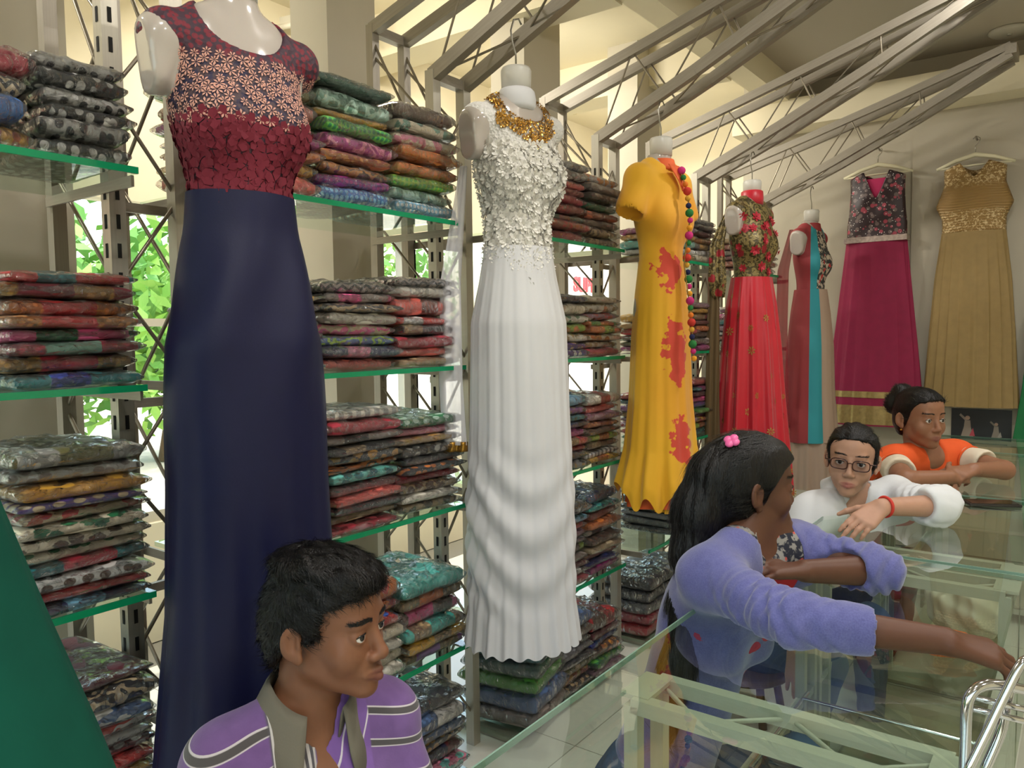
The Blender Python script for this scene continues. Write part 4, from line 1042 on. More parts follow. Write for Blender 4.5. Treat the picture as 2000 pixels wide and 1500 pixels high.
# ------------------------------------------------------------------ people
def nrm(v): v = np.array(v, float); return v/np.linalg.norm(v)
def head_frame(face, pitch=0.0, roll=0.0):
    """columns right, forward, up; pitch > 0 looks down, roll > 0 tips the crown to the person's right"""
    f = nrm((face[0], face[1], 0)); r = np.array([f[1], -f[0], 0]); u = np.array([0, 0, 1.0])
    f2 = f*math.cos(pitch)-u*math.sin(pitch); u2 = u*math.cos(pitch)+f*math.sin(pitch)
    r3 = r*math.cos(roll)-u2*math.sin(roll); u3 = u2*math.cos(roll)+r*math.sin(roll)
    return np.stack([r3, f2, u3], 1)
class Person:
    def __init__(s, O, face, hs=1.0, pitch=0, roll=0, female=True):
        s.O = np.array(O); s.R = head_frame(face, pitch, roll); s.hs = hs; s.female = female
        s.skin = []; s.body = {}
    def h(s, p): return s.O+s.R@(np.array(p, float)*s.hs)
    def loc(s, V): return ((V-s.O)@s.R)/s.hs
    def E(s, c, r, M=None): return Ell(s.h(c), np.array(r)*s.hs, s.R if M is None else s.R@M)
    def C(s, a, b, ra, rb=None): return Cap(s.h(a), s.h(b), ra*s.hs, (ra if rb is None else rb)*s.hs)
    def head_prims(s):
        P = []; F = s.female; A = lambda p, k: P.append((1, p, k*s.hs)); S = lambda p, k: P.append((0, p, k*s.hs))
        A(s.E((0, -.012, .028), (.073, .096, .087)), .01); A(s.E((0, .03, .05), (.060, .056, .048)), .03)
        A(s.E((0, .024, -.042), (.054, .062, .066)), .03)
        jw = .038 if F else .043
        for q in (-1, 1):
            A(s.C((q*jw, .0, -.058), (q*.011, .067, -.097), .020, .015), .022)
            A(s.E((q*.037, .058, -.032), (.026, .022, .028)), .026)
        A(s.E((0, .077, -.098), (.018, .014, .014)), .014)
        A(s.C((-.034, .076, .022), (.034, .076, .022), .009 if F else .013), .016)
        A(s.E((0, .077, -.066), (.028, .017, .024)), .016)
        for q in (-1, 1):
            S(s.E((q*.0315, .103, -.001), (.0195, .0185, .0125)), .010)
            c = (q*.0315, .0750, -.001); A(s.E(c, (.0168, .0152, .0146)), .004)
            S(s.E((q*.0315, .0895, -.0012), (.0152, .014, .0062)), .0015)
        nf = .86 if F else 1.0; A(s.C((0, .085, .008), (0, .1035-.003*F, -.032), .0082*nf, .0105*nf), .012)
        A(s.E((0, .1035-.003*F, -.0355), (.0125*nf, .0105*nf, .0105*nf)), .007)
        for q in (-1, 1):
            A(s.E((q*.0135*nf, .0950-.002*F, -.0400), (.0085*nf, .0105*nf, .0078*nf)), .006)
            S(s.E((q*.0066*nf, .1005-.003*F, -.0475), (.0034, .0045, .0028)), .003)
        for q in (-1, 1):
            lr = .80 if F else 1.0; A(s.C((q*.002, .0985-.0035*F, -.0640), (q*.0245, .0850, -.0685), .0060*lr, .0030), .005)
            A(s.C((0, .0975-.0035*F, -.0755), (q*.0215, .0855, -.0708), .0074*lr, .0032), .005)
        for q in (-1, 1): S(s.C((0, .1045-.0035*F, -.0697), (q*.028, .0885, -.0682), .0013, .0009), .0015)
        for q in (-1, 1):
            M = np.array([[math.cos(q*.42), math.sin(q*.42), 0], [-math.sin(q*.42), math.cos(q*.42), 0], [0, 0, 1]]).T
            A(s.E((q*.080, -.018, -.008), (.0065, .019, .029), M), .006); A(s.E((q*.075, -.010, -.034), (.006, .010, .011)), .006)
            S(s.E((q*.0865, -.012, -.005), (.0078, .0120, .0195), M), .003)
            A(s.C((q*.0775, -.006, -.012), (q*.0775, -.006, .002), .004), .004)
        return P
def hand_prims(w, d, n, thumb, curl, sc=1.0, tcurl=.3, spread=.06):
    """w wrist, d pointing direction, n back-of-hand normal, thumb side vector, curl per joint (radians)"""
    w = np.array(w, float); d = nrm(d); n = nrm(np.array(n)-d*(np.array(n)@d)); L = np.cross(d, n)
    if L@np.array(thumb) < 0: L = -L
    P = []
    offs = (.028, .0095, -.0095, -.027); ln = (.068, .076, .070, .054)
    kn = []
    for i, o in enumerate(offs):
        k = w+d*(.088-(.004, 0, .004, .012)[i])*sc+L*o*sc+n*(.002, .004, .002, -.002)[i]*sc
        P.append((1, Cap(w+L*o*.55*sc+d*.008*sc, k, .0135*sc, .0115*sc), .012)); kn.append(k)
    for i, k in enumerate(kn):
        c = curl[i] if isinstance(curl, (list, tuple)) else curl
        a = 0; p = k; dd = nrm(d+L*spread*(1.4, .4, -.5, -1.5)[i])
        for j, fr in enumerate((.46, .30, .24)):
            a += c*(.7, 1.0, .7)[j]; v = dd*math.cos(a)-n*math.sin(a); q = p+v*ln[i]*fr*sc
            r0 = (.0092, .0083, .0074, .0066)[j]*sc*(.85 if i == 3 else 1); r1 = (.0083, .0074, .0062)[j]*sc*(.85 if i == 3 else 1)
            P.append((1, Cap(p, q, r0, r1), .0035)); p = q
    p = w+d*.022*sc+L*.024*sc-n*.006*sc; v = nrm(d*.65+L*.72-n*.25)
    for j, (l, r0, r1) in enumerate(((.036, .0125, .0105), (.032, .0102, .0088), (.026, .0088, .0066))):
        q = p+v*l*sc; P.append((1, Cap(p, q, r0*sc, r1*sc), .006 if j else .012)); p = q
        v = nrm(v+d*tcurl-n*tcurl*.4-L*tcurl*.3)
    return P
def limb(a, b, c, r): return [(1, Cap(a, b, r[0], r[1]), .02), (1, Cap(b, c, r[1]*.98, r[2]), .012)]
def build_body(name, per, prims, boxes, coarse, fine, colour, parent, attr=None):
    allp = prims
    lo = np.min([p.lo for s_, p, k in allp if s_], 0)-.02; hi = np.max([p.hi for s_, p, k in allp if s_], 0)+.02
    ax = [axis(lo[i], hi[i], coarse, [(b[0][i], b[1][i], b[2]) for b in fine]) for i in range(3)]
    f = Field(*ax)
    for s_, p, k in allp: (f.add if s_ else f.sub)(p, k)
    V, Q = f.mesh(); V = relax(V, Q, 1, .35)
    o = mesh_obj(name, V, Q, skinm, parent, True, {'Col': ('FLOAT_COLOR', colour(V))})
    q = per.loc(V); ax_ = np.abs(q[:, 0]); bz = .0245+.003*np.sin(np.clip((ax_-.012)/.042, 0, 1)*3.14)-.0015*np.clip((ax_-.012)/.042, 0, 1)
    mk = (ax_ > .011) & (ax_ < .050) & (q[:, 1] > .05) & (np.abs(q[:, 2]-bz) < (.0018 if per.female else .0030)-.03*np.clip(ax_-.03, 0, .03))
    if mk.sum() > 10:
        st_ = strands(V, vnormals(V, Q), per, parent, 260 if per.female else 420, .008*per.hs, lambda p: np.stack([np.sign(p[:, 0]), 0*p[:, 0], .25+0*p[:, 0]], 1), 2, .00045, mk, lift=.15); st_.name = 'eyebrows'
    if mk.sum() > 10: st_.parent = o
    return o, V
B = NB('skin'); at_ = B.n('ShaderNodeAttribute', {'attribute_name': 'Col'})
nz = B.noise(B.obj(), 60, 3)
B.P(Base_Color=B.mix(B.math('MULTIPLY', nz, .16), at_.outputs['Color'], (.05, .015, .008, 1)), Roughness=.48, Normal=B.bump(B.noise(B.obj(), 420, 2), .12, .0008), Subsurface_Weight=.06, Subsurface_Radius=(.01, .004, .002), Specular_IOR_Level=.4)
skinm = B.m
def skin_colour(per, tone, lip, shade=None):
    t = np.array(srgb(tone)); l = np.array(srgb(lip))
    def fn(V):
        q = per.loc(V); C = np.tile(t, (len(V), 1))
        up = ((q[:, 0]/.0245)**2+((q[:, 2]+.0655+.0025*np.abs(q[:, 0]/.02)**2)/.0052)**2); dn = ((q[:, 0]/.0225)**2+((q[:, 2]+.0755)/.0075)**2)
        m = np.clip(1.25-np.minimum(up, dn), 0, 1)*(q[:, 1] > .075); C += m[:, None]*(l-C)*.85
        if shade: # sparse moustache / stubble hair colour
            u2 = ((q[:, 0]/.024)**2+((q[:, 2]+.056)/.006)**2); m = np.clip(1.2-u2, 0, 1)*(q[:, 1] > .075)*.35; C += m[:, None]*(np.array(srgb('#3c2418'))-C)
        ax_ = np.abs(q[:, 0]); bz = .0245+.003*np.sin(np.clip((ax_-.012)/.042, 0, 1)*3.14)-.0015*np.clip((ax_-.012)/.042, 0, 1)
        m = ((ax_ > .011) & (ax_ < .052) & (q[:, 1] > .05))*np.clip(1.5-np.abs(q[:, 2]-bz)/((.0017 if per.female else .0028)-(.03 if per.female else .045)*np.clip(ax_-.03, 0, .03)), 0, 1); C += m[:, None]*(np.array(srgb('#1c120d'))-C)*(.6 if per.female else .75)
        C[:, 3] = 1; return C
    return fn
def eyes(per, parent, look=(0, 1, 0), iris='#2a1a12'):
    m = MATS.get('eye')
    if not m:
        B = NB('eye'); v = B.obj(); x, y, z = B.xyz(v)[:3]
        rr_ = B.math('SQRT', B.math('ADD', B.math('MULTIPLY', x, x), B.math('MULTIPLY', z, z)))
        c = B.mix(B.step(rr_, .0058, .0004), srgb(iris), srgb('#d8d2cc')); c = B.mix(B.step(rr_, .0025, .0003), (.004, .003, .003, 1), c)
        B.P(Base_Color=c, Roughness=.08, Coat_Weight=.5); m = MATS['eye'] = B.m
    for q in (-1, 1):
        r = .0135
        b = MB().lathe([(r*math.sin(a), -r*math.cos(a)) for a in [.02+3.1*i/14 for i in range(15)]], n=20)
        o = mesh_obj('eyeball', [(x, z, -y) for x, y, z in b.v], b.f, m, parent)
        lk = per.R@nrm(look); up = per.R[:, 2]; x = nrm(np.cross(lk, up)); z = np.cross(x, lk)
        M = Matrix(np.stack([x, lk, z], 1).tolist()).to_4x4(); M.translation = Vector(per.h((q*.0315, .0752, -.001))); o.matrix_basis = M @ Matrix.Scale(per.hs, 4)
        ls = MB(); ls.tube([Vector(per.h((q*(.0315+dx), .0750+.0150*math.sqrt(max(0, 1-(dx/.0168)**2-.16))+.0006, .0052-.0048*(dx/.0150)**2))) for dx in (-.0135, -.009, -.003, .003, .009, .0135)], .0012*per.hs, 5)
        ls.build('eyelash', hairm, parent, True)
B = NB('black_hair'); v = B.obj()
B.P(Base_Color=srgb('#0f0c0b'), Roughness=.42, Specular_IOR_Level=.35, Normal=B.bump(B.n('ShaderNodeTexNoise', Vector=B.n('ShaderNodeMapping', Vector=v, Scale=(1, 1, .25)).outputs[0], Scale=260.0, Detail=3.0).outputs['Fac'], .6, .004)); hairm = B.m
def hair_cap(per, parent, gtab, thick, top=.0, step=.0035, warp=None, extra=(), sub=(), zmin=-.13, name='hair', side=.0):
    """shell of hair over the skull; gtab (z, y limit) hairline in head coordinates"""
    hs = per.hs; c = per.O
    ax = [np.arange(c[i]-.19*hs, c[i]+.19*hs, step) for i in range(3)]
    for p, k in extra:
        for i in range(3):
            lo, hi = p.lo[i]-.03, p.hi[i]+.03
            if lo < ax[i][0]: ax[i] = np.concatenate([np.arange(lo, ax[i][0]-step*.5, step), ax[i]])
            if hi > ax[i][-1]: ax[i] = np.concatenate([ax[i], np.arange(ax[i][-1]+step, hi, step)])
    f = Field(*ax)
    f.add(per.E((0, -.012, .028), (.073+side, .096, .087)), .01, thick*hs); f.add(per.E((0, .03, .05), (.060+side, .056, .048+top)), .03, thick*hs)
    f.add(per.E((0, -.04, -.02), (.066, .066, .07)), .03, thick*hs)
    zs = [g[0] for g in gtab]; ysv = [g[1] for g in gtab]
    def cutf(X, Y, Z):
        dx, dy, dz = X-per.O[0], Y-per.O[1], Z-per.O[2]; R_ = per.R
        y = (dx*R_[0, 1]+dy*R_[1, 1]+dz*R_[2, 1])/hs; z = (dx*R_[0, 2]+dy*R_[1, 2]+dz*R_[2, 2])/hs
        return (y-np.interp(z, zs, ysv))*hs*.7
    f.cut(cutf, .006)
    def cz(X, Y, Z):
        R_ = per.R; return -(((X-per.O[0])*R_[0, 2]+(Y-per.O[1])*R_[1, 2]+(Z-per.O[2])*R_[2, 2])/hs-zmin)*hs
    f.cut(cz, .01)
    for p, k in extra: f.add(p, k)
    for p, k in sub: f.sub(p, k)
    if warp:
        def w2(X, Y, Z):
            dx, dy, dz = X-per.O[0], Y-per.O[1], Z-per.O[2]; R_ = per.R
            return warp(*[(dx*R_[0, i]+dy*R_[1, i]+dz*R_[2, i])/hs for i in range(3)])*hs
        f.warp(w2)
    V, Q = f.mesh()
    o = mesh_obj(name, V, Q, hairm, parent); return o, V, vnormals(V, Q)
def strands(V, N, per, parent, count, length, dirfn, seed, w=.0007, mask=None, lift=.3, curve=1.0):
    """thin hair ribbons lying over the hair surface"""
    rr = np.random.RandomState(seed); ids = np.arange(len(V)) if mask is None else np.nonzero(mask)[0]
    ids = rr.choice(ids, count); q = per.loc(V[ids]); D = dirfn(q)@per.R.T; D += rr.normal(0, .22, D.shape); n = N[ids]
    D -= n*(D*n).sum(1, keepdims=True); D /= np.linalg.norm(D, axis=1, keepdims=True); L = (length*rr.uniform(.6, 1.3, count))[:, None]
    S = np.cross(D, n); P = V[ids]; pts = []
    for k, s in enumerate((0, .33, .66, 1.0)):
        c = P+D*L*s+n*(.0012+lift*L*(s-s*s*1.1)-(L*s)**2/(2*.10*per.hs)*curve); ww = w*(1, .9, .6, .15)[k]
        pts += [c-S*ww, c+S*ww]
    A = np.stack(pts, 1).reshape(-1, 3); base = np.arange(count)*8
    F = np.concatenate([np.stack([base+2*k, base+2*k+1, base+2*k+3, base+2*k+2], 1) for k in range(3)])
    return tag(mesh_obj('hair_strands', A, F, hairm, parent), kind='stuff')
def cloth(name, parent, prims, m, off, step, cuts=(), subs=(), warp=None, frame=None, k=.02, lo=None, hi=None):
    L = np.min([p.lo for p, _ in prims], 0)-off-.02; Hh = np.max([p.hi for p, _ in prims], 0)+off+.02
    f = Field(*[np.arange(L[i], Hh[i], step) for i in range(3)])
    for p, kk in prims: f.add(p, kk, off)
    if warp: f.warp(warp)
    for p in subs: f.sub(p, .004)
    for c in cuts: f.cut(c, .003)
    V, Q = f.mesh(); V = relax(V, Q, 1, .4); at = None
    if frame is not None:
        o, M = frame; at = {'rest': ('FLOAT_VECTOR', (V-np.array(o))@M)}
    return mesh_obj(name, V, Q, m, parent, True, at), V
def plane(p, n):
    p = np.array(p, float); n = nrm(n); return lambda X, Y, Z: (X-p[0])*n[0]+(Y-p[1])*n[1]+(Z-p[2])*n[2]
def folds(amp, f1=38, f2=27, seed=0.0):
    return lambda X, Y, Z: amp*(np.sin(f1*X+f2*Z*1.3+seed+1.5*np.sin(9*Y+seed))*np.sin(f2*Y-f1*.6*Z+seed)+.5*np.sin(f1*1.9*Z+f2*X+seed+2*np.sin(12*X)))
def torso(per, N, SL, SR, chest, pelvis, tf, wide=1.0):
    """returns torso prims and frame (right, front, up)"""
    f = nrm((tf[0], tf[1], 0)); r = np.array([f[1], -f[0], 0]); N, SL, SR, chest, pelvis = [np.array(q, float) for q in (N, SL, SR, chest, pelvis)]
    up = nrm(N-pelvis); fr = nrm(f-up*(f@up)); M = np.stack([nrm(np.cross(fr, up)), fr, up], 1)
    W = wide; P = [(Cap((N+SL)/2+up*.012, SL, .046*W, .048*W), .04), (Cap((N+SR)/2+up*.012, SR, .046*W, .048*W), .04), (Ell(chest, (.145*W, .098*W, .17*W), M), .03), (Ell(pelvis, (.16*W, .12*W, .13*W), M), .05), (Cap(chest, pelvis, .105*W, .12*W), .05),
         (Cap(SL, SR, .047*W), .04), (Cap(N+up*.04, SL, .036*W, .042*W), .035), (Cap(N+up*.04, SR, .036*W, .042*W), .035), (Cap(SL, chest, .06*W, .1*W), .04), (Cap(SR, chest, .06*W, .1*W), .04)]
    if per.female:
        for q in (-1, 1): P.append((Ell(chest+M@np.array((q*.06, .075, -.03)), (.055, .045, .055), M), .03))
    return P, M
def S1(L): return [(1, p, k) for p, k in L]
def collar(parent, c, M, m, r_in=.056, h=.045, drop=.05, spread=.032, point=.05, name='collar', gap=.5, thick=.003):
    """folded shirt collar: band rising round the neck then folding down to two points in front"""
    v = []; f = []; n = 40
    c = np.array(c)
    for i in range(n+1):
        a = gap/2+(2*math.pi-gap)*i/n; d = np.array([math.sin(a), math.cos(a), 0.0])
        fr = max(0, math.cos(a)); e = max(0, 1-min(i, n-i)/6)
        rows = [(r_in, -.012-fr*.02), (r_in+.002, h*.6-fr*.025), (r_in+.006, h-fr*.03), (r_in+.014, h*.75-fr*.035), (r_in+spread*.7, h*.1-fr*.04-e*point*.3), (r_in+spread+.012*e, -drop*.45-fr*.04-e*point)]
        for (rad, z) in rows: v.append(c+M@(d*rad*np.array([1.0, 1.12, 1])+np.array([0, 0, z])))
    k = 6
    for i in range(n):
        for j in range(k-1): a = i*k+j; f.append((a, a+k, a+k+1, a+1))
    o = mesh_obj(name, np.array(v), f, m, parent); s = o.modifiers.new('thick', 'SOLIDIFY'); s.thickness = thick; return o
def person_root(per, label, foot):
    t = empty('person', (0, 0, 0)); tag(t, label, 'person'); return t
def stool(x, y, h, label):
    t = empty('low_stool', (x, y, 0)); tag(t, label, 'stool', 'low stools behind the counters'); wm = mat('stool_wood', '#7a5a3c', .5, nscale=10, namt=.2)
    MB().lathe([(.15, h-.03), (.16, h-.02), (.16, h-.006), (.15, h)], n=28).build('seat', wm, t, True)
    for q in range(4):
        a = math.pi/4+q*math.pi/2; MB().tube([(.14*math.cos(a), .14*math.sin(a), 0), (.11*math.cos(a), .11*math.sin(a), h-.02)], .015, 8).build('leg', wm, t, True)
jean = mat('blue_denim', '#3a506e', .85, nscale=90, namt=.2, bump=.3, bscale=300)
sandal = mat('dark_sandal', '#2c2220', .6)
def legs(per, pel, M, knL, knR, ftL, ftR, m, t):
    P = []
    for q, kn, ft in ((-1, knL, ftL), (1, knR, ftR)):
        hip = np.array(pel)+M@np.array((q*.085, .02, -.02)); kn = np.array(kn); ft = np.array(ft)
        P += [(Cap(hip, kn, .082, .056), .03), (Cap(kn, ft+np.array([0, 0, .07]), .054, .036), .02)]
        per.skin += [(1, Cap(hip, kn, .07, .048), .03), (1, Cap(kn, ft+np.array([0, 0, .06]), .046, .032), .02), (1, Cap(ft+np.array([0, 0, .035]), ft+np.array([.13, 0, .022]), .032, .022), .02)]
    cloth('trousers', t, P+[(Ell(pel, (.165, .13, .12), M), .04)], m, .006, .009, warp=folds(.003, 50, 40, 1))

# ---------- boy in the purple striped shirt
per = Person(at(641, 1218, d=1.33), (.955, .29), 1.0, pitch=.02, roll=.0, female=False)
t = person_root(per, 'person in purple and grey striped polo shirt seated before the navy gown', None)
tf = (.95, -.30); Nb = per.h((0, -.045, -.165)); Nb[2] = per.O[2]-.172
fx = nrm((tf[0], tf[1], 0)); rx_ = np.array([fx[1], -fx[0], 0])
SR = Nb+rx_*.138-np.array([0, 0, .048]); SL = Nb-rx_*.138-np.array([0, 0, .048])
chest = Nb+fx*.01-np.array([0, 0, .185]); pel = np.array([Nb[0]-.06, Nb[1], .27])
TP, TM = torso(per, Nb, SL, SR, chest, pel, tf, .98)
ELr = SR+rx_*.055+fx*.06-np.array([0, 0, .22]); WRr = ELr+fx*.2-rx_*.08-np.array([0, 0, .04]); ELl = SL-rx_*.05+fx*.08-np.array([0, 0, .2]); WRl = ELl+fx*.2+rx_*.1-np.array([0, 0, .03])
per.skin = per.head_prims()+[(1, per.C((0, -.032, -.04), (0, -.045, -.185), .052, .056), .02)]+S1(TP)
per.skin += limb(SR, ELr, WRr, (.05, .04, .028))+limb(SL, ELl, WRl, (.05, .04, .028))
per.skin += hand_prims(WRr, fx-.3*rx_, (0, 0, 1), -rx_, .35)+hand_prims(WRl, fx+.3*rx_, (0, 0, 1), rx_, .35)
legs(per, pel, TM, pel+fx*.36-rx_*.14+[0, 0, .1], pel+fx*.36+rx_*.12+[0, 0, .1], [pel[0]+.38, pel[1]+.14, 0], [pel[0]+.36, pel[1]-.22, 0], jean, t)
hb = (per.O-.135, per.O+.135, .0024)
bd, _ = build_body('body', per, per.skin, None, .010, [hb], skin_colour(per, '#83573e', '#744238', True), t)
eyes(per, bd, (.22, 1, .10))
shortw = lambda x, y, z: .0022*np.sin(150*x+60*z)*np.sin(120*y-80*z)+.0018*np.sin(230*x+90*y)+.0015*np.sin(190*z+140*y)
g = [(-.2, -.09), (-.06, -.075), (-.045, -.062), (-.025, -.045), (-.012, -.025), (-.006, .010), (.0, .016), (.02, .024), (.045, .036), (.060, .062), (.070, .095), (.08, .2)]
hr, V, N = hair_cap(per, t, g, .010, top=.012, warp=shortw, step=.003, extra=[(per.E((.0, .045, .092), (.06, .05, .024)), .02), (per.E((.01, -.02, .11), (.066, .075, .028)), .02)],
                   sub=[(per.E((q*.090, -.014, -.012), (.020, .026, .034)), .004) for q in (-1, 1)])
def boydir(q):
    D = np.stack([.25*np.ones(len(q)), .9-2.2*np.clip(-q[:, 1]/.1, 0, 1), -.25-6*np.clip(.06-q[:, 2], 0, .1)], 1); return D
strands(V, N, per, hr, 12000, .026, boydir, 3, .0005, lift=.14)
B = NB('purple_polo'); r3 = B.n('ShaderNodeAttribute', {'attribute_name': 'rest'}).outputs['Vector']; x, y, z = B.xyz(r3)[:3]
fr = B.math('FRACT', B.math('MULTIPLY', B.math('ADD', z, B.math('MULTIPLY', B.math('ABSOLUTE', x), .25)), 1/.050))
pur = B.mix(B.noise(r3, 40, 3), srgb('#65487f'), srgb('#7a5a98'))
c = B.mix(B.step(fr, .74, .012), pur, srgb('#c9c2c8')); c = B.mix(B.step(fr, .775, .012), c, srgb('#4e4a4c')); c = B.mix(B.step(fr, .955, .012), c, srgb('#c9c2c8'))
vf = B.math('FRACT', B.math('MULTIPLY', x, 1/.011)); vert = B.mix(B.step(vf, .5, .05), srgb('#c4c0c0'), srgb('#56545a'))
pm = B.math('MULTIPLY', B.math('MULTIPLY', B.step(x, .012, .002), B.math('SUBTRACT', 1, B.step(x, .085, .003))), B.step(y, .02, .01))
c = B.mix(pm, c, vert)
gm = B.math('MULTIPLY', B.math('MULTIPLY', B.step(x, .085, .002), B.math('SUBTRACT', 1, B.step(x, .118, .004))), B.step(y, .0, .02)); c = c
pl = B.math('MULTIPLY', B.math('SUBTRACT', 1, B.step(x, .006, .002)), B.math('MULTIPLY', B.step(x, -.085, .002), B.step(y, .02, .01))); dg = B.math('FRACT', B.math('MULTIPLY', B.math('ADD', x, B.math('MULTIPLY', z, .35)), 1/.038))
c = B.mix(pl, c, B.mix(B.step(dg, .92, .02), srgb('#78569c'), srgb('#d2cad4')))
B.P(Base_Color=c, Roughness=.9, Sheen_Weight=.2, Normal=B.bump(B.noise(r3, 260, 2), .3, .001)); polo = B.m
nk = per.h((0, -.04, -.10))
sh, _ = cloth('polo_shirt', t, TP+[(Cap(SR, ELr, .048, .048), .02), (Cap(SL, ELl, .048, .048), .02)], polo, .010, .0065,
      cuts=[lambda X, Y, Z: -(Z-(pel[2]-.02)), lambda X, Y, Z, a=SR, b=ELr: ((X-a[0])*(b-a)[0]+(Y-a[1])*(b-a)[1]+(Z-a[2])*(b-a)[2])/np.linalg.norm(b-a)-.17+10*((X-Nb[0])*rx_[0]+(Y-Nb[1])*rx_[1] < .12),
            lambda X, Y, Z, a=SL, b=ELl: ((X-a[0])*(b-a)[0]+(Y-a[1])*(b-a)[1]+(Z-a[2])*(b-a)[2])/np.linalg.norm(b-a)-.17+10*((X-Nb[0])*-rx_[0]+(Y-Nb[1])*-rx_[1] < .12)] if False else [lambda X, Y, Z: -(Z-(pel[2]-.02))],
      subs=[Cap(Nb+[0, 0, -.03]+fx*.01, Nb+[0, 0, .2]+fx*.01, .056, .06), Cap(Nb+fx*.11+[0, 0, -.17], Nb+fx*.10+[0, 0, .06], .006, .055)], warp=folds(.0035, 30, 22, 2), frame=(Nb, TM))
colm_ = NB('polo_collar'); v = colm_.obj(); z_ = colm_.xyz(v)
colm_.P(Base_Color=srgb('#6f6a5e'), Roughness=.9, Normal=colm_.bump(colm_.noise(v, 300, 2), .3, .001))
collar(sh, Nb+np.array([0, 0, .022])+fx*.012, TM, colm_.m, r_in=.062, h=.054, drop=.04, spread=.040, point=.05, gap=.95)
stool(pel[0], pel[1], .15, 'low wooden stool under the person in striped polo')

# ---------- girl in the lavender cardigan
per = Person(at(1462, 948, d=1.76), (.70, .71), 1.0, pitch=.03)
t = person_root(per, 'person in lavender cardigan with long dark hair and pink clip leaning on the counter', None)
tf = (.95, -.15); fx = nrm((tf[0], tf[1], 0)); rx_ = np.array([fx[1], -fx[0], 0])
SR = at(1388, 1130, d=1.63); SL = at(1560, 1075, d=1.82); Nb = (SR+SL)/2+np.array([-.03, 0, .045])
chest = (SR+SL)/2+np.array([-.10, 0, -.13]); pel = np.array([-.80, 1.63, .30])
TP, TM = torso(per, Nb, SL, SR, chest, pel, tf, .9)
ELr = np.array([-.415, 1.40, .868]); WRr = at(1845, 1252, Z=.853); ELl = np.array([-.352, 1.82, .862]); WRl = np.array([-.475, 1.70, .870])
per.skin = per.head_prims()+[(1, Cap(per.h((0, -.03, -.045)), Nb+[0, 0, .0], .046, .052), .02)]+S1(TP)
per.skin += limb(SR, ELr, WRr, (.046, .036, .024))+limb(SL, ELl, WRl, (.046, .036, .025))
tipd = at(1985, 1290, Z=.822)-WRr
per.skin += hand_prims(WRr, tipd, (-.15, -.3, 1), (.2, .9, -.2), [.42, .5, .55, .6], .98, .25)
per.skin += hand_prims(WRl, (-.75, -.6, .05), (0, 0, 1), (-.6, .7, 0), .5, .95)
legs(per, pel, TM, [-.50, 1.76, .40], [-.46, 1.50, .42], [-.5, 1.8, 0], [-.48, 1.48, 0], jean, t)
hb = (per.O-.13, per.O+.13, .003); hb2 = (np.minimum(WRr, WRr+tipd)-.05, np.maximum(WRr, WRr+tipd)+.05, .0036)
bd, _ = build_body('body', per, per.skin, None, .009, [hb, hb2], skin_colour(per, '#5b3826', '#4c2a22'), t)
eyes(per, bd, (.1, 1, 0))
longw = lambda x, y, z: .0016*np.sin(170*x+40*y)+.0014*np.sin(230*y*.6+260*x+30*z)
g = [(-.2, -.045), (-.09, -.040), (-.05, -.022), (-.02, .010), (.02, .034), (.045, .055), (.06, .078), (.072, .13)]
hp = [per.h((0, -.085, .02)), per.h((.0, -.115, -.06)), per.h((.01, -.125, -.15))]
bk = [np.array(q) for q in (at(1375, 1080, d=1.80), at(1345, 1180, d=1.74), at(1325, 1300, d=1.70), at(1300, 1420, d=1.70))]
path = hp+bk; ex = []
rads = [.06, .058, .052, .046, .040, .036, .026]
for i in range(len(path)-1): ex.append((Cap(path[i], path[i+1], rads[i], rads[i+1]), .03))
hr, V, N = hair_cap(per, t, g, .009, warp=longw, extra=ex, step=.0045, sub=[(per.E((.088, -.010, -.018), (.018, .018, .026)), .004)])
def gdir(q):
    return np.stack([.0*q[:, 0], -1.0+0*q[:, 0]+.7*np.clip((-q[:, 1]-.05)/.05, 0, 1), -.35-1.5*np.clip((-q[:, 1]-.04)/.06, 0, 1)], 1)
strands(V, N, per, hr, 11000, .06, gdir, 5, .0007, lift=.05, mask=per.loc(V)[:, 1] < .03)
cl = MB()
clipm = mat('pink_clip', '#e0609c', .35)
cp = empty('hair_clip', parent=t)
pos = Vector(per.h((.040, -.062, .105))); nd = Vector(per.R@nrm((.5, -.45, .75)))
for q in range(4):
    a = q*math.pi/2+.4; b = MB().lathe([(.001, -.004), (.007, -.003), (.0085, 0), (.007, .003), (.001, .004)], n=12)
    o = b.build('clip_petal', clipm, cp, True); xx = nd.orthogonal().normalized(); yy = nd.cross(xx); o.location = pos+(xx*math.cos(a)+yy*math.sin(a))*.009+nd*.004; o.rotation_euler = nd.to_track_quat('Z', 'Y').to_euler(); o.scale = (1.2*per.hs,)*3
B = NB('lavender_knit'); v = B.obj(); h = B.noise(v, 330, 2); md = B.noise(v, 45, 4)
B.P(Base_Color=B.mix(B.math('MULTIPLY_ADD', h, .6, B.math('MULTIPLY', md, .4)), srgb('#363870'), srgb('#7274ae')), Roughness=.95, Sheen_Weight=.35, Normal=B.bump(h, .35, .0012)); knit = B.m
def arm_wr(a, b, seed, amp=.005):
    a = np.array(a); b = np.array(b); d = nrm(b-a); L = np.linalg.norm(b-a)
    def w(X, Y, Z):
        s = (X-a[0])*d[0]+(Y-a[1])*d[1]+(Z-a[2])*d[2]
        r = (X-a[0]-s*d[0])**2+(Y-a[1]-s*d[1])**2+(Z-a[2]-s*d[2])**2
        m = np.exp(-((s-L*.85)/.11)**2)*np.exp(-r/.012)
        return -amp*m*(np.sin(150*s+55*Z+45*Y+seed+1.8*np.sin(45*Z+35*X))+.6*np.sin(230*s-70*Z+60*X+seed))
    return w
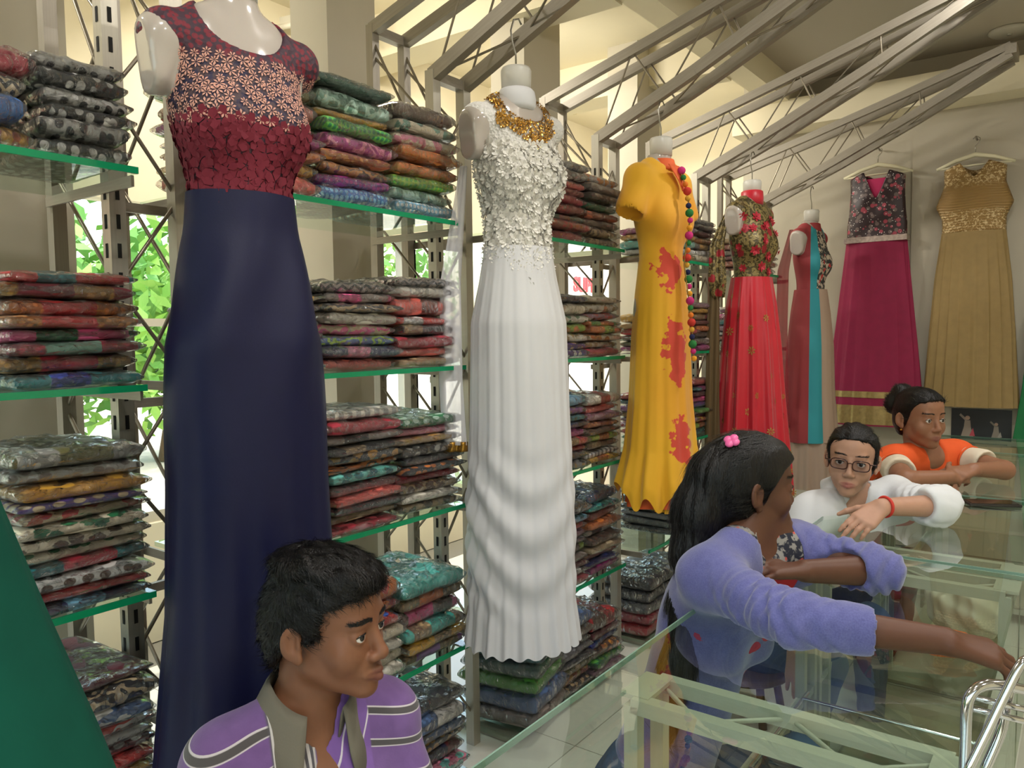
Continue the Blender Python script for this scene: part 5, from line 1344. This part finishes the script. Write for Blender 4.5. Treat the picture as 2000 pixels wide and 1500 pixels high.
w1, w2 = arm_wr(SR, ELr, 0, .006), arm_wr(SL, ELl, 2, .006); fd = folds(.0028, 34, 26, 4)
CR = ELr+(WRr-ELr)*.50; CL = ELl+(WRl-ELl)*.22
cloth('cardigan', t, TP+[(Cap(SR, ELr, .050, .042), .03), (Cap(ELr, CR, .041, .036), .012), (Cap(SL, ELl, .050, .042), .03), (Cap(ELl, CL, .041, .040), .012)], knit, .007, .0055,
      cuts=[lambda X, Y, Z: -(Z-.34)], warp=lambda X, Y, Z: w1(X, Y, Z)+w2(X, Y, Z)+fd(X, Y, Z),
      subs=[Cap(CR+nrm(WRr-ELr)*.052, CR+nrm(WRr-ELr)*.2, .055), Cap(CL+nrm(WRl-ELl)*.052, CL+nrm(WRl-ELl)*.16, .052), Cap(Nb+[0, 0, -.02], Nb+[.02, .02, .2], .068, .095),
            Cap(Nb+fx*.10-rx_*.02+[0, 0, .05], chest+fx*.18-rx_*.03+[0, 0, -.02], .072, .070)])
B = NB('red_floral_top'); v = B.obj(); nz = B.step(B.noise(v, 45, 3, 1.0), .5, .05)
zc = B.xyz(v)[2]
fl = B.mix(nz, srgb('#1d2030'), srgb('#8f8c88')); fl = B.mix(B.step(B.noise(v, 28, 1), .64, .02), fl, srgb('#c0504a'))
B.P(Base_Color=B.mix(B.step(zc, .845, .01), srgb('#b01826'), fl), Roughness=.8); redtop = B.m
cloth('red_top', t, TP, redtop, .004, .007, cuts=[lambda X, Y, Z: -(Z-.34), lambda X, Y, Z: -((X-chest[0])*fx[0]+(Y-chest[1])*fx[1]-.02)], subs=[Cap(Nb+[.01, 0, .012], Nb+[.03, .02, .2], .050, .06)])
stool(pel[0], pel[1], .18, 'low wooden stool under the person in lavender cardigan')

# ---------- woman in white shirt and glasses
per = Person(at(1664, 896, d=2.47), (.17, -.985), .96, pitch=.02, roll=-.10)
t = person_root(per, 'person in white shirt and glasses resting an arm on the glass counter', None)
tf = (.55, -.83); fx = nrm((tf[0], tf[1], 0)); rx_ = np.array([fx[1], -fx[0], 0])
SR = at(1583, 1010, d=2.50); SL = at(1742, 975, d=2.58); Nb = at(1658, 985, d=2.55)
chest = (SR+SL)/2+np.array([-.13, .05, -.14]); pel = np.array([-.97, 2.72, .30])
TP, TM = torso(per, Nb, SL, SR, chest, pel, tf, .92)
ELl = at(1838, 988, Z=.872); WRl = at(1722, 990, Z=.892); tipd = at(1648, 1048, Z=.822)-WRl
ELr = np.array([-.70, 2.36, .60]); WRr = np.array([-.66, 2.28, .45])
per.skin = per.head_prims()+[(1, Cap(per.h((0, -.03, -.045)), Nb+[0, 0, .0], .045, .050), .02)]+S1(TP)
per.skin += limb(SR, ELr, WRr, (.046, .036, .024))+limb(SL, ELl, WRl, (.046, .036, .024))
per.skin += hand_prims(WRl, tipd, (.2, -.6, .8), (.4, .8, .5), [.18, .2, .24, .3], .92, .2, .01)+hand_prims(WRr, (.1, -.2, -1), (.3, -.9, 0), (1, 0, 0), .3, .95)
legs(per, pel, TM, [-.55, 2.72, .42], [-.60, 2.36, .40], [-.55, 2.76, 0], [-.66, 2.30, 0], jean, t)
hb = (per.O-.125, per.O+.125, .003); hb2 = (np.minimum(WRl, WRl+tipd)-.04, np.maximum(WRl, WRl+tipd)+.04, .0036)
bd, _ = build_body('body', per, per.skin, None, .010, [hb, hb2], skin_colour(per, '#bd917a', '#a8605c'), t)
eyes(per, bd, (.0, 1, 0))
g = [(-.2, -.06), (-.09, -.055), (-.05, -.030), (-.025, .004), (.0, .020), (.025, .034), (.045, .044), (.066, .062), (.078, .088), (.088, .15)]
hr, V, N = hair_cap(per, t, g, .005, top=.0, warp=lambda x, y, z: .0012*np.sin(190*x+50*y)+.001*np.sin(260*x+90*z), step=.004,
                   extra=[(per.E((0, -.105, .02), (.045, .035, .045)), .02)])
strands(V, N, per, hr, 5000, .035, lambda q: np.stack([np.sign(q[:, 0])*.35, -1+0*q[:, 0], -.15-2*np.clip(np.abs(q[:, 0])-.05, 0, .03)/.03], 1), 6, .0008, lift=.03, mask=(per.loc(V)[:, 2] > .0) & (per.loc(V)[:, 1] < .085))
# glasses
gz = empty('glasses', parent=t)
gm = mat('brown_glasses_frame', '#3a1a14', .2); lens = glass('lens_glass', (.85, .88, .92), .42)
for q in (-1, 1):
    pts = []
    for i in range(24):
        a = 2*math.pi*i/24; ca, sa = math.cos(a), math.sin(a); e = .62
        xx = .0255*math.copysign(abs(ca)**e, ca); zz = .0165*math.copysign(abs(sa)**e, sa)
        pts.append(Vector(per.h((q*(.033)+xx, .1035-.010*abs(q*.033+xx)/.06*1.0, -.004+zz))))
    MB().tube(pts, .0018, 6, closed=True).build('rim', gm, gz, True)
    c = sum(pts, Vector())/24; MB().add([c]+pts, [(0, 1+i, 1+(i+1) % 24) for i in range(24)]).build('lens', lens, gz, True)
    MB().tube([Vector(per.h(p)) for p in ((q*.058, .0935, .004), (q*.076, .085, .004), (q*.081, .03, .004), (q*.082, -.02, .0))], .0018, 6).build('arm', gm, gz, True)
MB().tube([Vector(per.h(p)) for p in ((-.009, .1015, .0), (0, .104, .003), (.009, .1015, .0))], .0018, 6).build('bridge', gm, gz, True)
B = NB('white_cotton'); v = B.obj()
B.P(Base_Color=srgb('#d6d8dc'), Roughness=.85, Sheen_Weight=.1, Normal=B.bump(B.noise(v, 25, 3), .25, .006)); cotton = B.m
CLf = ELl+(WRl-ELl)*.18
w1 = arm_wr(SL, ELl, 1, .006); fd = folds(.004, 26, 20, 1)
sh, _ = cloth('white_shirt', t, TP+[(Cap(SL, ELl, .052, .046), .03), (Cap(ELl, CLf, .044, .044), .012), (Cap(SR, ELr, .056, .052), .03)], cotton, .012, .0065,
      cuts=[lambda X, Y, Z: -(Z-.34)], warp=lambda X, Y, Z: w1(X, Y, Z)+fd(X, Y, Z),
      subs=[Cap(CLf+nrm(WRl-ELl)*.085, CLf+nrm(WRl-ELl)*.2, .066), Cap(ELr+nrm(WRr-ELr)*.05, WRr, .06), Cap(Nb+[0, 0, -.01], Nb+[0, 0, .2], .058, .07), Cap(Nb+fx*.115+[0, 0, -.13], Nb+fx*.09+[0, 0, .06], .012, .05)])
collar(sh, Nb+np.array([0, 0, .030])+fx*.016, TM, cotton, r_in=.060, h=.045, drop=.04, spread=.040, point=.055, gap=.9)
a = nrm(tipd); br = []
wd_ = nrm(WRl-ELl); x0 = nrm(np.cross(wd_, (0, 0, 1))); y0 = np.cross(x0, wd_)
MB().tube([Vector(WRl-wd_*.012+(x0*math.cos(q)+y0*math.sin(q))*.0275) for q in [2*math.pi*i/24 for i in range(24)]], .0045, 6, closed=True).build('red_bracelet', mat('red_thread', '#c83428', .7), t, True)
stool(pel[0], pel[1], .18, 'low wooden stool under the person in white shirt')

# ---------- woman in orange top
per = Person(at(1797, 815, d=3.05), (.76, -.65), .98, pitch=.05)
t = person_root(per, 'person in orange top with hair bun and clasped hands on the counter', None)
tf = (.8, -.6); fx = nrm((tf[0], tf[1], 0)); rx_ = np.array([fx[1], -fx[0], 0])
SR = at(1742, 905, d=3.02); SL = at(1868, 893, d=3.12); Nb = at(1795, 893, d=3.12)
chest = (SR+SL)/2+np.array([-.14, .05, -.14]); pel = np.array([-.97, 3.46, .32])
TP, TM = torso(per, Nb, SL, SR, chest, pel, tf, .9)
ELr = np.array([-.50, 3.02, .855]); ELl = np.array([-.235, 3.42, .858]); Hn = np.array([-.335, 3.17, .872])
WRr = Hn+nrm(ELr-Hn)*.06+[0, 0, -.006]; WRl = Hn+nrm(ELl-Hn)*.06+[0, 0, .012]
per.skin = per.head_prims()+[(1, Cap(per.h((0, -.03, -.045)), Nb+[0, 0, .0], .045, .050), .02)]+S1(TP)
per.skin += limb(SR, ELr, WRr, (.044, .036, .025))+limb(SL, ELl, WRl, (.044, .036, .025))
per.skin += hand_prims(WRr, Hn-WRr+.3*(ELl-Hn), (.5, -.6, .6), (0, .3, 1), [.6, .65, .7, .75], .88, .3)+hand_prims(WRl, Hn-WRl+.3*(ELr-Hn), (.6, .5, .6), (0, -.3, 1), [.6, .65, .7, .75], .88, .3)
legs(per, pel, TM, [-.58, 3.5, .42], [-.60, 3.16, .40], [-.6, 3.52, 0], [-.62, 3.1, 0], mat('dark_trousers', '#2d2a33', .85), t)
hb = (per.O-.125, per.O+.125, .0034); hb2 = (Hn-.09, Hn+.09, .004)
bd, _ = build_body('body', per, per.skin, None, .010, [hb, hb2], skin_colour(per, '#94674e', '#86504a'), t)
eyes(per, bd, (.05, 1, -.05))
g = [(-.2, -.06), (-.09, -.058), (-.05, -.034), (-.025, .0), (.0, .016), (.025, .030), (.045, .042), (.066, .062), (.078, .088), (.088, .15)]
hr, V, N = hair_cap(per, t, g, .006, top=.0, warp=lambda x, y, z: .0012*np.sin(190*x+50*y)+.001*np.sin(260*x+90*z), step=.004,
                   extra=[(per.E((0, -.105, .085), (.042, .040, .038)), .012), (per.E((.03, -.12, .04), (.03, .028, .045)), .015)])
strands(V, N, per, hr, 4000, .03, lambda q: np.stack([0*q[:, 0], -1+0*q[:, 0], .35+0*q[:, 0]], 1), 8, .0008, lift=.04, mask=per.loc(V)[:, 2] > .0)
orangec = mat('orange_cotton', '#e0561c', .8, nscale=25, namt=.06); creamc = mat('cream_sleeve', '#d9cdb8', .85)
fd = folds(.003, 30, 24, 3)
cloth('orange_top', t, TP, orangec, .010, .007, cuts=[lambda X, Y, Z: -(Z-.34)], warp=fd,
      subs=[Cap(Nb+[0, 0, -.012], Nb+[0, 0, .2], .062, .075), Cap(Nb+fx*.12+[0, 0, -.13], Nb+fx*.10+[0, 0, .06], .014, .055)])
for nm, S_, E_ in (('cream_sleeve', SR, ELr), ('cream_sleeve', SL, ELl)):
    e = S_+(E_-S_)*.55
    cloth(nm, t, [(Cap(S_, e, .046, .047), .02)], creamc, .009, .006, subs=[Cap(e+nrm(E_-S_)*.075, e+nrm(E_-S_)*.2, .075)], warp=fd)
    x0 = nrm(np.cross(nrm(E_-S_), (0, 0, 1))); y0 = np.cross(x0, nrm(E_-S_)); q0 = S_+(E_-S_)*.30
    MB().tube([Vector(q0+(x0*math.cos(q)+y0*math.sin(q))*.0575) for q in [2*math.pi*i/28 for i in range(28)]], .004, 6, closed=True).build('orange_piping', orangec, t, True)
MB().lathe([(.001, -.004), (.004, -.003), (.005, 0), (.004, .003), (.001, .004)], n=10).build('earring', mat('gold_bead', '#b98a3c'), t, True).location = Vector(per.h((.080, -.006, -.048)))
stool(pel[0], pel[1], .2, 'low wooden stool under the person in orange top')
